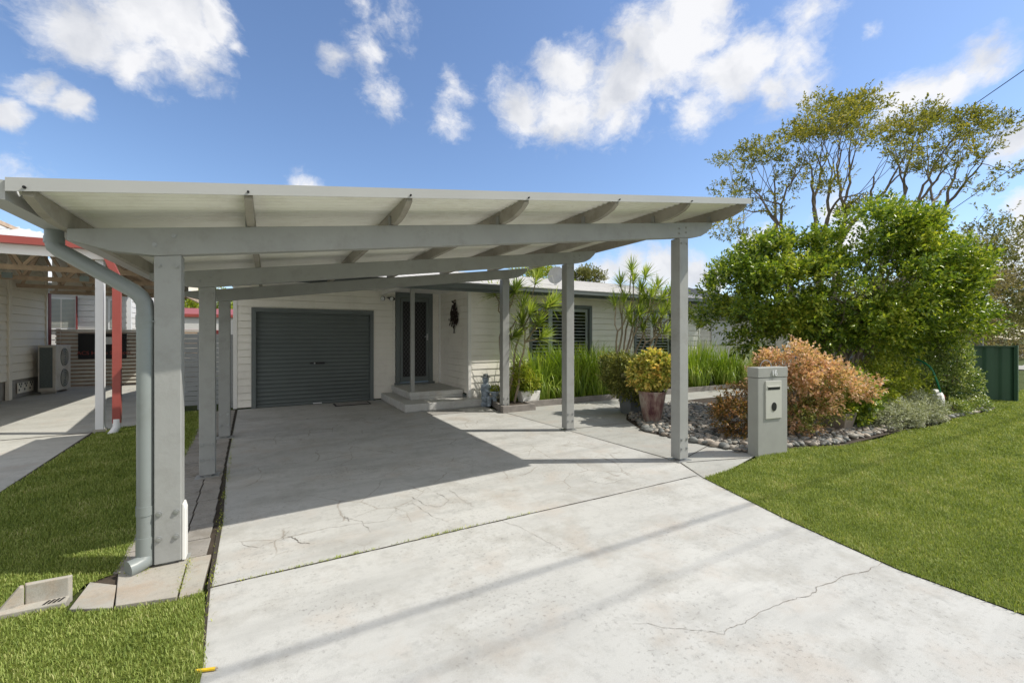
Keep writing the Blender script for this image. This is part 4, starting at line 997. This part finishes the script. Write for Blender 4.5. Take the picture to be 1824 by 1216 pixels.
# potted croton and grey square pot
cr = thing('pot_plant', 'orange and yellow leaved bush in tall purple brown glazed urn', 'potted plant', (5.8,5.35,0))
mb = MB(); mb.lathe((5.82,5.4,0.004), [(.135,0),(.15,.06),(.185,.25),(.215,.42),(.225,.50),(.24,.53),(.235,.56),(.20,.555),(.19,.50)], 28); mb.build('pot', M['pot_glaze'], cr, smooth=True)
foliage('foliage', [(5.87,5.45,.86,.30,.28,.26),(5.76,5.5,.78,.24,.25,.2),(5.98,5.3,.9,.24,.24,.22),(5.88,5.45,1.08,.2,.2,.13)], 800, 7, .09, .080, .042, M['leaf_croton'], cr, .45, 5, -.3, .6)
mb = MB(); Cc, _ = crown_points([(5.85,5.45,.9,.3,.3,.3)], 30, .4); grow(mb, (5.82,5.4,.5), Cc, .02, 0, .3, .004); mb.build('stems', M['bark'], cr)
gpn = thing('pot_plant', 'olive leaved bush in dark grey tapered square pot behind the glazed urn', 'potted plant', (6.25,6.3,0))
mb = MB(); mb.lathe((6.2,6.3,0.004), [(.19,0),(.25,.42),(.25,.45),(.21,.45),(.20,.40)], 4); mb.build('pot', M['pot_grey'], gpn, bevel=.01)
foliage('foliage', [(6.1,6.35,.72,.42,.38,.35),(6.3,6.2,.5,.35,.3,.25),(5.95,6.4,.95,.3,.3,.2)], 1500, 7, .1, .055, .026, M['leaf_olive'], gpn, .4, 5, -.25, .4)
# weathered square pot
sp = thing('planter', 'weathered square tapered pot standing on stones right of the coral shrub', 'pot', (8.0,3.45,0))
mb = MB(); mb.lathe((7.95,3.5,0.01), [(.17,0),(.25,.27),(.25,.30),(.215,.30),(.205,.25)], 4); mb.build('pot', M['pot_stone'], sp, bevel=.008)
mb = MB(); mb.lathe((7.95,3.5,.255), [(.20,0),(.2,.01)], 4); mb.build('potting_soil', M['soil'], sp)
foliage('foliage', [(7.95,3.5,.36,.18,.16,.12)], 260, 6, .1, .05, .03, M['leaf_big'], sp, .2, 4, -1, .6)

# ------------------------------------------------------------------ STONES
def stone_arrays(P, S):
    # low-poly ellipsoids (icosphere) squashed and jittered
    import bmesh
    bm = bmesh.new(); bmesh.ops.create_icosphere(bm, subdivisions=2, radius=1)
    base = np.array([v.co[:] for v in bm.verts]); F0 = np.array([[v.index for v in f.verts] for f in bm.faces]); bm.free()
    Vs, Fs = [], []
    for i, (p, s) in enumerate(zip(P, S)):
        a = RNG.uniform(0, 6.28); ca, sa = math.cos(a), math.sin(a)
        b = base*(1+.18*np.sin(base@RNG.normal(0,2.2,(3,3))).mean(1, keepdims=True)*2)
        b = b*np.array([s*RNG.uniform(.9,1.4), s*RNG.uniform(.7,1.0), s*RNG.uniform(.45,.75)])
        tl = RNG.normal(0,.25); cb, sb = math.cos(tl), math.sin(tl)
        b = b@np.array([[1,0,0],[0,cb,-sb],[0,sb,cb]])@np.array([[ca,-sa,0],[sa,ca,0],[0,0,1]])
        Vs.append(b+p); Fs.append(F0+i*len(base))
    return np.concatenate(Vs), np.concatenate(Fs)
peb = [(5.30,3.42),(6.1,3.32),(6.85,3.04),(8.6,3.08),(8.6,4.6),(8.2,6.8),(6.65,6.7),(5.72,5.85),(5.24,4.95),(5.34,4.1)]
n = 5200; P = np.stack([RNG.uniform(5.1,8.7,n), RNG.uniform(3,7,n), RNG.uniform(.015,.06,n)], 1); P = P[inpoly(P, peb)]
V, F = stone_arrays(P, RNG.uniform(.024,.048,len(P)))
struct(npmesh('pebbles', V, F, M['stone'], smooth=True), 'stuff', 'grey river pebbles covering the garden bed', 'pebbles')
edge = [(5.25,5.05),(5.20,4.5),(5.27,4.05),(5.33,3.7),(5.45,3.38)]; k = 0
es = []
for a_, b_ in zip(edge[:-1], edge[1:]):
    for j in range(5): t = (j+random.random()*.5)/5; es.append((a_[0]+(b_[0]-a_[0])*t+random.uniform(-.01,.06), a_[1]+(b_[1]-a_[1])*t))
for j in range(26): es.append((6.05+j*.12+random.uniform(-.04,.04), 3.27-.08*min(1, j/7)*2+random.uniform(-.03,.10)))
for j in range(30): es.append((9.3+j*.13+random.uniform(-.05,.05), 3.0+random.uniform(-.03,.08)))
for (x, y) in es:
    s_ = random.uniform(.045,.075)
    V, F = stone_arrays([(x, y, .012+s_*.35)], [s_])
    tag(npmesh('river_stone', V, F, M['stone'], smooth=True), 'fist sized smooth river stone edging the garden bed', 'stone', 'larger river stones along the bed edges')

# ------------------------------------------------------------------ LETTERBOX
lbx = thing('letterbox', 'grey pillar letterbox numbered 16 at the lawn corner', 'letterbox', (5.6,3.25,0))
ca, sa = math.cos(R(-8)), math.sin(R(-8)); ox, oy = 5.32, 3.22
def LB(x, y, z): return (ox+x*ca-y*sa, oy+x*sa+y*ca, z)
def lbox(mb, x0, x1, y0, y1, z0, z1):
    mb.prism([LB(x0,y0,z0), LB(x1,y0,z0), LB(x1,y1,z0), LB(x0,y1,z0)], (0,0,z1-z0))
W_, Dp = .52, .15
mb = MB(); lbox(mb, 0, W_, 0, Dp, 0, .985); mb.build('pillar', M['mailbox'], lbx, bevel=.006)
mb = MB(); lbox(mb, -.004, W_+.004, -.004, Dp+.004, .989, 1.115); mb.build('head_panel', M['mailbox'], lbx, bevel=.006)
mb = MB(); lbox(mb, .12, .40, -.014, 0, .47, .945); mp_ = mb.build('mail_panel', M['mail_panel'], lbx, bevel=.003)
mb = MB(); lbox(mb, .155, .365, -.017, -.0145, .835, .865); mb.build('slot', M['black'], mp_)
mb = MB(); lbox(mb, .145, .375, -.026, -.0145, .868, .880); mb.build('flap', M['mail_panel'], mp_)
mb = MB(); pts = [LB(.26+.042*math.cos(a*2*math.pi/24), -.0145, .62+.055*math.sin(a*2*math.pi/24)) for a in range(24)]
nrm = Vector(LB(0,-1,0))-Vector(LB(0,0,0)); mb.prism(pts, tuple(nrm*.006)); mb.build('newspaper_hole', M['black'], mp_)
mb = MB()
ang = [a*math.pi/16 for a in range(17)]
mb.tube([Vector(LB(.26+.10*math.cos(a), .10, 1.11+.09*math.sin(a))) for a in ang], .005, 6); mb.build('newspaper_ring', M['bolt'], lbx)
def text_mesh(body, size, name, mat, parent, origin, xdir, extr=.003):
    cu = bpy.data.curves.new(name, 'FONT'); cu.body = body; cu.size = size; cu.extrude = extr; cu.align_x = 'CENTER'
    t = bpy.data.objects.new('tmp', cu); COL.objects.link(t); bpy.context.view_layer.update()
    me = bpy.data.meshes.new_from_object(t.evaluated_get(bpy.context.evaluated_depsgraph_get()))
    bpy.data.objects.remove(t); me.name = name
    x = Vector(xdir).normalized(); z = Vector((0,0,1)); nn = x.cross(z)
    for v in me.vertices: v.co = Vector(origin) + x*v.co.x + z*v.co.y + nn*v.co.z
    me.materials.clear(); me.materials.append(mat); o = bpy.data.objects.new(name, me); COL.objects.link(o); o.parent = parent; return o
text_mesh('16', .10, 'number', M['white_plastic'], lbx, LB(.27,-.012,1.012), Vector(LB(1,0,0))-Vector(LB(0,0,0)), .006)

# ------------------------------------------------------------------ RIGHT SIDE THINGS
gf = thing('steel_fence', 'dark green ribbed steel fence panel at the right edge of the garden', 'fence', (15,3.2,0))
fa, fb = Vector((14.2,4.6,0)), Vector((15.05,3.05,0))
fd = (fb-fa).normalized(); fn = Vector((fd.y, -fd.x, 0)); fl = (fb-fa).length
prof = []; s_ = 0
while s_ < fl:
    for q, o_ in ((0,0),(.10,0),(.13,.03),(.20,.03),(.23,0)):
        if s_+q <= fl: prof.append((s_+q, o_))
    s_ += .26
V = []
for s2, o_ in prof:
    p = fa+fd*s2 - fn*o_; V += [(p.x,p.y,.02),(p.x,p.y,1.27)]
i = np.arange(len(prof)-1)*2; npmesh('panel', V, np.stack([i, i+2, i+3, i+1], 1), M['green_steel'], gf)
mb = MB(); mb.bar(fa+Vector((0,0,1.28)), fb+Vector((0,0,1.28)), .05, .03); mb.build('rail', M['green_steel'], gf)
mb = MB(); mb.bar(fb, fb+Vector((0,0,1.31)), .06, .06); mb.build('post', M['green_steel'], gf)
# hose reel
hr = thing('hose_reel', 'cream domed hose reel with red edge in front of the clipped shrub', 'hose reel', (11.6,3.4,0))
c = Vector((11.35,3.35,.26)); ax = Vector((.55,-.83,0)).normalized()
mb = MB(); mb.tube([c-ax*.10, c-ax*.085, c-ax*.03, c+ax*.03, c+ax*.085, c+ax*.10], [.05,.17,.22,.22,.17,.05], 24); mb.build('housing', M['trim_white'], hr, smooth=True)
mb = MB(); mb.bar((11.55,3.30,.05),(11.55,3.30,.36),.05,.05); mb.build('bracket', M['red'], hr)
mb = MB(); pts = [rp(*p) for p in [(1656,727,8.4),(1668,724,8.35),(1675,712,8.35),(1674,694,8.35),(1667,674,8.35),(1660,658,8.4),(1650,648,8.45),(1634,640,8.6),(1618,638,8.8)]]
sm = []
for i in range(len(pts)-1):
    p0 = Vector(pts[max(0,i-1)]); p1 = Vector(pts[i]); p2 = Vector(pts[i+1]); p3 = Vector(pts[min(len(pts)-1,i+2)])
    for q in range(5):
        t = q/5; sm.append(.5*((2*p1)+(p2-p0)*t+(2*p0-5*p1+4*p2-p3)*t*t+(3*p1-p0-3*p2+p3)*t**3))
mb.tube(sm, .016, 8); tag(mb.build('garden_hose', M['hose'], smooth=True), 'bright green garden hose arching above the hose reel', 'hose')
# far trees and a road on the right
def simple_tree(label, c, h, r, n, mat, leaf=.16, trunk=.2, name='far_tree', k=6):
    t = thing(name, label, 'tree', (c[0], c[1], 0))
    lob = [(c[0]+random.uniform(-.5,.5)*r, c[1]+random.uniform(-.5,.5)*r, h-r*.75+random.uniform(-.6,.35)*r, r*random.uniform(.45,.75), r*random.uniform(.45,.75), r*random.uniform(.35,.6)) for _ in range(8)]
    foliage('foliage', lob, n, k, leaf*2.4, leaf, leaf*.5, M[mat], t, .35, 1.0/r*2.2, -.12, .4)
    mb = MB(); Cc, _ = crown_points(lob, 60, .3, thr=-1); grow(mb, (c[0], c[1], 0), Cc, trunk, 0, .35, .012); mb.build('trunk', M['bark'], t, smooth=True)
simple_tree('thin brownish tree behind the green steel fence', (24.5,7.6), 4.9, 2.5, 2600, 'leaf_dry', .10)
simple_tree('olive green tree at the right edge of the picture', (31,8.2), 7.0, 3.4, 3000, 'leaf_far', .15)
simple_tree('low bushy tree between the garden tree and the road', (21.5,8.6), 3.6, 2.0, 2200, 'leaf_far', .10)
simple_tree('broad tree standing beyond the fence, half hidden by the garden tree', (29,11), 5.2, 3.3, 2600, 'leaf_far', .15)
simple_tree('dull distant tree farther along the street', (45,11), 6.5, 4, 2200, 'leaf_dry', .22)
simple_tree('yellow green tree crown showing above the house roof', (15.0,22.0), 6.0, 2.3, 3200, 'leaf_lime', .15)
simple_tree('second green tree peeking over the house roof by the dish', (19.2,24), 6.1, 1.5, 1500, 'leaf_far', .15)
simple_tree('yellow green tree behind the red roofed shed', (-4.2,32), 5.2, 2.6, 2600, 'leaf_lime', .16)
mb = MB(); mb.poly([(24,-8,-.01),(28,-8,-.01),(38,14,-.01),(34,14,-.01)]); mb.poly([(17.0,2.2,-.0),(60,4.2,-.0),(60,5.3,-.0),(17.0,3.3,-.0)][:0] or [(30,5.4,.012),(60,9,.012),(60,10,.012),(30,6.2,.012)]); struct(mb.build('footpath', M['path']))
sheet('road', [(20,7.0),(60,11),(60,17),(20,10)], -.012, paint('asphalt', (.06,.06,.062), .9, .2, 5, bmp=.4))
mb = MB(); mb.box(26,26.1,6.2,16,0,1.5); mb.f = mb.f; 
tag(mb.build('boundary_fence', M['slat_grey']), 'distant dark panel fence beyond the green steel fence', 'fence')
# neighbouring house beyond
nh = thing('far_house', 'grey roofed house beyond the end of the cream house', 'house', (16,12,0))
mb = MB(); siding(mb, (13.2,10.6), (20,10.6), 0, 2.5, [(15,16.5,.9,2)] and [], outn=(0,-1)); siding(mb, (13.2,16), (13.2,10.6), 0, 2.5, outn=(-1,0)); mb.build('wall', M['siding'], nh)
mb = MB(); mb.box(14.5,15.6,10.54,10.57,1.2,2.3); mb.build('window', M['white_plastic'], nh)
mb = MB()
A, B_, C_, D_ = (12.7,10.0,2.55), (20.6,10.0,2.55), (20.6,17,2.55), (12.7,17,2.55); R1_, R2_ = (16.0,13.5,3.75), (17.4,13.5,3.75)
mb.poly([A,B_,R2_,R1_]); mb.poly([B_,C_,R2_]); mb.poly([C_,D_,R1_,R2_]); mb.poly([D_,A,R1_])
u = 13.0
while u < 20.4:
    v1 = 10.0+min(u-12.7, 20.6-u, 3.5); zz = 2.55+(v1-10)/3.5*1.2
    mb.bar((u,10.0,2.57),(u,v1,zz+.02),.03,.03); u += .3
v = 10.3
while v < 16.8:
    u1 = 12.7+3.3*min(1, min(v-10, 17-v)/3.5); zz = 2.55+1.2*min(1, min(v-10, 17-v)/3.5); mb.bar((12.7,v,2.57),(u1,v,zz+.02),.03,.03); v += .3
mb.build('roof', M['tile_roof'], nh)
mb = MB(); mb.box(12.62,20.68,9.90,10.0,2.44,2.56); mb.box(12.60,12.7,9.9,17,2.44,2.56); mb.build('gutter', M['dark_trim'], nh)
mb = MB(); mb.tube([(12.64,9.95,2.44),(12.9,10.2,2.3),(13.15,10.55,2.2),(13.15,10.55,0)], .04, 10); mb.build('downpipe', M['white_plastic'], nh, smooth=True)

# ------------------------------------------------------------------ NEIGHBOUR ON THE LEFT
nc = thing('neighbour_carport', 'white roofed carport with brown trusses, white post and red gutter next door', 'carport', (-4,12,0))
e0, e1, zc, sl = 9.0, -2.0, 2.86, .30     # front eave v, right eave u, eave height, pitch
def ribs(mb, quad_pts): mb.poly(quad_pts)
mb = MB(); ru = -9.5; rv = 17.4
F1 = [(e1,e0,zc),(-14,e0,zc),(-14,13.0,zc+4*sl),(e1-4,13.0,zc+4*sl)]
mb.poly(F1[::-1]); mb.poly([(e1,e0,zc),(e1-4,13.0,zc+4*sl),(e1-4,rv,zc+4*sl),(e1,rv,zc)][::-1])
mb.poly([(-14,13,zc+4*sl),(e1-4,13,zc+4*sl),(e1-4,rv,zc+4*sl),(-14,rv,zc+4*sl)])
u = -2.2
while u > -13.8:
    k = min(4, e1-u); mb.bar((u,e0,zc+.012),(u,e0+k,zc+k*sl+.012),.02,.02); u -= .2
mb.build('roof', M['white_roof'], nc)
mb = MB(); mb.box(-14,e1+.10,e0-.12,e0-.01,2.84,2.945); mb.build('gutter', M['red'], nc)
mb = MB(); mb.box(-14,e1-.02,e0-.009,e0+.03,2.70,2.86); mb.box(e1-.03,e1+.0,e0+.031,rv,2.72,2.86); mb.build('fascia', M['trim_white'], nc)
mb = MB(); mb.box(-2.36,-2.26,9.06,9.16,.03,2.70); mb.build('post', M['white_plastic'], nc, bevel=.004)
mb = MB(); mb.box(-2.38,-2.24,9.04,9.18,0,.06); mb.build('post_base', M['slab'], nc)
mb = MB(); mb.bar((-2.07,8.93,.16),(-2.07,8.93,2.44),.10,.07,up=(0,1,0)); mb.bar((-2.07,8.93,2.44),(-2.22,8.93,2.84),.09,.07,up=(0,1,0)); mb.build('downpipe', M['red'], nc)
mb = MB(); mb.tube([(-2.07,8.93,.22),(-2.07,8.92,.10),(-2.10,8.88,.03),(-2.13,8.85,-.02)], .052, 14); mb.build('pipe_boot', M['white_plastic'], nc, smooth=True)
mb = MB(); mb.box(-2.02,-1.97,9.3,17.3,2.60,2.72); 
for vv in (11.2, 13.2, 15.2, 17.1):
    zr = lambda u: zc + (e1-u)*sl
    w_ = .06
    mb.bar((-2.02,vv,2.76),(-5.4,vv,2.76),.05,.09); mb.bar((-2.02,vv,2.80),(-5.4,vv,zr(-5.4)-.07),.05,.09)
    uu = -2.5; flip = 0
    while uu > -5.3:
        mb.bar((uu,vv,2.78),(uu-.35,vv,zr(uu-.35)-.08),.04,.05); mb.bar((uu-.35,vv,zr(uu-.35)-.08),(uu-.7,vv,2.78),.04,.05); uu -= .7
for uu in (-2.9,-3.8,-4.7): mb.bar((uu,9.1,zc+(e1-uu)*sl-.05),(uu,17.2,zc+(e1-uu)*sl-.05),.05,.06)
mb.build('truss', M['truss'], nc)
mb = MB(); mb.box(-5.4,-2.0,17.22,17.26,2.78,3.85); mb.build('end_panel', M['nb_wall'], nc)
for uu, vv, zz in ((-4.3,11.17,2.9),(-4.6,11.17,2.8),(-3.6,13.17,2.8),(-4.8,13.17,2.8)):
    mb = MB(); mb.box(uu-.08,uu+.08,vv-.03,vv-.026,zz-.06,zz+.06); mb.build('nail_plate', M['steel_blue'], nc)
nw = thing('neighbour_house', 'beige weatherboard house with corner boards next door on the left', 'house', (-5.4,15,0))
mb = MB(); siding(mb, (-5.4,11.0), (-5.4,16.8), .45, 3.85, bh=.2, lap=.02, outn=(1,0)); siding(mb, (-12,11.0), (-5.4,11.0), .45, 3.9, bh=.2, outn=(0,-1)); siding(mb, (-5.4,16.8),(-12,16.8),.45,3.9,bh=.2,outn=(0,1)); mb.build('wall', M['nb_wall'], nw)
for ya, yb in ((16.74,16.83),(14.75,14.90),(13.9,14.0)):
    mb = MB(); mb.box(-5.42,-5.355,ya,yb,0,3.85); mb.build('corner_trim', M['nb_wall'], nw)
mb = MB(); mb.box(-12,-5.44,11.05,16.76,0,.449); mb.build('base_wall', M['render'], nw)
mb = MB()
for k in range(3):
    y0 = 15.3+k*.28
    mb.box(-5.418,-5.405,y0,y0+.26,.1,.36)
mb.build('vent', M['nb_wall'], nw)
mb = MB()
for k in range(3):
    y0 = 15.3+k*.28
    for (a_, b_) in ((.04,.06),(.12,.14),(.06,.20),(.16,.2)): mb.box(-5.404,-5.400,y0+a_,y0+a_+.05,.1+b_,.1+b_+.05)
mb.build('vent_holes', M['black'], nw)
# air conditioner
ac = thing('air_conditioner', 'cream outdoor air conditioning unit against the beige wall', 'air conditioner', (-5.1,16.5,0))
mb = MB(); mb.box(-5.27,-4.93,15.95,16.95,.06,1.28); mb.box(-5.25,-4.95,16.05,16.12,0,.06); mb.box(-5.25,-4.95,16.75,16.82,0,.06); mb.build('casing', M['ac'], ac, bevel=.015)
mb = MB(); mb.box(-5.235,-4.99,15.938,15.949,.16,1.22); mb.build('coil', M['ac_dark'], ac)
for z_ in (.38,.95):
    mb = MB(); mb.tube([(-4.929,16.5,z_),(-4.915,16.5,z_)], .25, 24); g_ = mb.build('fan_grille', M['ac_dark'], ac)
    mb = MB()
    for r_ in (.06,.12,.18,.24): mb.tube([(-4.91,16.5+r_*math.cos(a*math.pi/12),z_+r_*math.sin(a*math.pi/12)) for a in range(25)], .006, 5)
    mb.build('guard_ring', M['ac'], g_)
# neighbour's slatted fence with dark sign
nf = thing('slat_fence', 'cream slatted fence at the back of the neighbouring driveway', 'fence', (-4,17.6,0))
mb = MB(); z = .08
while z < 1.74: mb.box(-5.45,-1.75,17.60,17.63,z,z+.062); z += .113
mb.build('slats', M['slat_white'], nf)
for uu in (-5.4,-4.2,-3.0,-1.8):
    mb = MB(); mb.box(uu-.04,uu+.04,17.631,17.70,0,1.74); mb.build('post', M['truss'], nf)
mb = MB(); mb.box(-5.46,-1.75,17.95,17.97,0,1.66); mb.build('backing_board', M['truss'], nf)
sg = thing('sign', 'black sign with red lettering hung on the slatted fence', 'sign', (-4.4,17.55,1.2))
mb = MB(); mb.box(-4.95,-3.85,17.56,17.59,.84,1.60); mb.build('board', M['black'], sg)
mb = MB(); mb.box(-4.40,-4.16,17.545,17.559,1.28,1.50); mb.build('notice', M['white_plastic'], sg)
text_mesh('ACS Home Services', .15, 'lettering', M['red'], sg, (-4.36,17.553,.97), (1,0,0), .003)
# rear white house seen beneath the neighbour's carport
rh = thing('rear_house', 'sunlit white weatherboard house behind the slatted fence', 'house', (-6,21,0))
mb = MB(); siding(mb, (-12,20.4), (-4.45,20.4), 0, 3.4, bh=.2, outn=(0,-1)); siding(mb, (-4.45,20.4),(-4.45,27),0,3.4,bh=.2,outn=(1,0)); mb.build('wall', M['nb_white'], rh)
for (a_, b_) in ((-6.55,-5.75),(-4.95,-4.65)):
    mb = MB(); mb.box(a_,b_,20.33,20.37,1.75,2.85); wn = mb.build('window', M['white_plastic'], rh)
    mb = MB(); mb.box(a_+.06,(a_+b_)/2-.02,20.322,20.329,1.82,2.78); mb.box((a_+b_)/2+.02,b_-.06,20.322,20.329,1.82,2.78); mb.build('pane', M['steel_blue'], wn)
    mb = MB(); 
    for q in range(22): mb.box(a_+.06,b_-.06,20.316,20.321,1.84+q*.043,1.85+q*.043)
    mb.build('blind', M['nb_wall'], wn)
mb = MB(); mb.box(-5.75,-5.73,20.2,20.3,1.7,2.9); mb.box(-6.95,-6.75,20.1,20.35,0,3.4); mb.build('red_trim', M['maroon'], rh)
mb = MB(); mb.quad((-12.5,19.9,3.35),(-4.0,19.9,3.35),(-4.0,24,4.6),(-12.5,24,4.6)); mb.quad((-12.5,28,3.35),(-4.0,28,3.35),(-4.0,24,4.6),(-12.5,24,4.6)); mb.build('roof', M['white_roof'], rh)
mb = MB(); mb.box(-12.5,-3.98,19.82,19.9,3.28,3.38); mb.box(-4.4,-4.3,20.2,20.3,0,3.3); mb.build('gutter', M['white_plastic'], rh)
rc = MB(); rc.box(-5.62,-5.48,17.3,17.44,0,2.75); rc.build('red_column', M['maroon'], nc)
# red roofed shed
shd = thing('shed', 'white shed with red roof edge glimpsed past the front left carport post', 'shed', (-2.5,22,0))
mb = MB(); mb.box(-3.7,-.9,21.5,25,0,2.3); mb.build('wall', M['nb_white'], shd)
mb = MB(); mb.box(-3.8,-.8,21.4,25.1,2.301,2.42); mb.prism([(-3.8,21.4,2.421),(-3.8,25.1,2.421),(-3.8,23.2,2.75)], (3.0,0,0)); mb.build('roof', M['red'], shd)
mb = MB(); mb.box(-3.72,-.88,21.46,21.499,1.5,1.78); mb.build('band', M['maroon'], shd)
# our own side fence
of = thing('slat_fence', 'grey slatted side fence closing the gap beside the garage', 'fence', (-1.3,10.9,0))
mb = MB(); z = .10
while z < 1.55: mb.box(-1.93,-.66,10.95,10.97,z,z+.09); z += .098
mb.build('slats', M['slat_grey'], of)
for uu in (-1.9,-1.25,-.69):
    mb = MB(); mb.box(uu-.035,uu+.035,10.971,11.03,0,1.6); mb.build('post', M['slat_grey'], of)

# ------------------------------------------------------------------ STORMWATER PIT, PENCIL, WIRES
pit = thing('stormwater_pit', 'cast concrete stormwater pit with slotted lid in the left lawn', 'drain pit', (-1.13,3.38,0))
mb = MB(); mb.prism([(-1.29,3.335,-.02),(-.985,3.315,-.02),(-.99,3.395,-.02),(-1.28,3.40,-.02)], (0,0,.05))
mb.prism([(-1.17,3.396,-.02),(-.995,3.392,-.02),(-.985,3.42,-.02),(-1.185,3.43,-.02)], (0,0,.155))
mb.prism([(-1.285,3.36,.0),(-1.175,3.395,.0),(-1.175,3.395,.125),(-1.19,3.39,.13)], (-.012,.035,0)); pb = mb.build('surround', M['slab'], pit, bevel=.005)
mb = MB()
for k in range(4): x = -1.085+k*.02; mb.prism([(x,3.335,.0305),(x+.009,3.335,.0305),(x+.022,3.375,.0305),(x+.013,3.375,.0305)], (0,0,.003))
mb.build('grate_slots', M['black'], pit)
mb = MB(); a_ = Vector((-.285,2.382,.010)); b_ = Vector((-.210,2.357,.010)); mb.tube([a_, b_], .0075, 6); pc = tag(mb.build('timber_peg', M['yellow']), 'short yellow peg lying at the edge of the driveway', 'peg')
mb = MB(); mb.tube([b_, b_+(b_-a_).normalized()*.01], [.006,.003], 6); mb.build('tip', M['bark_pale'], pc)
mb = MB(); mb.tube([(-30,-.36,6.9),(-12,-.36,6.75),(2,-.36,6.8),(18,-.36,7.1),(40,-.36,7.6)], .018, 8)
tag(mb.build('street_cable', M['wire']), 'thick aerial power cable along the street casting a line across the driveway', 'cable')
mb = MB(); mb.tube([(-30,-.75,6.9),(-12,-.78,6.7),(2,-.8,6.75),(18,-.8,7.05),(40,-.8,7.6)], .007, 8)
tag(mb.build('street_cable', M['wire']), 'thinner aerial cable strung beside the thick street power cable', 'cable')
def wire(label, p, q, ext0, ext1, r=.014):
    p = Vector(p); q = Vector(q); d = q-p; a = p-d*ext0; b = q+d*ext1; pts = []
    for i in range(21):
        t = i/20; x = a.lerp(b, t); pts.append(x)
    mb = MB(); mb.tube(pts, r, 6); tag(mb.build('power_line', M['wire']), label, 'power line')
wire('upper power line rising to the right above the tall tree', rp(1824,125,13), rp(1730,190,15.5), .6, 1.8)
wire('lower power line passing behind the right side of the tall tree', rp(1824,285,16), rp(1680,385,18.5), .5, 1.2)

# parent origins: put each empty at its thing's base while children keep their place
bpy.context.view_layer.update()
for o in list(COL.objects):
    if o.type == 'EMPTY' and o.parent is None and 'base' in o:
        b = Vector(o['base']); 
        if b.length > 0:
            o.location = b
            for c in o.children: c.location = c.location - b
        del o['base']
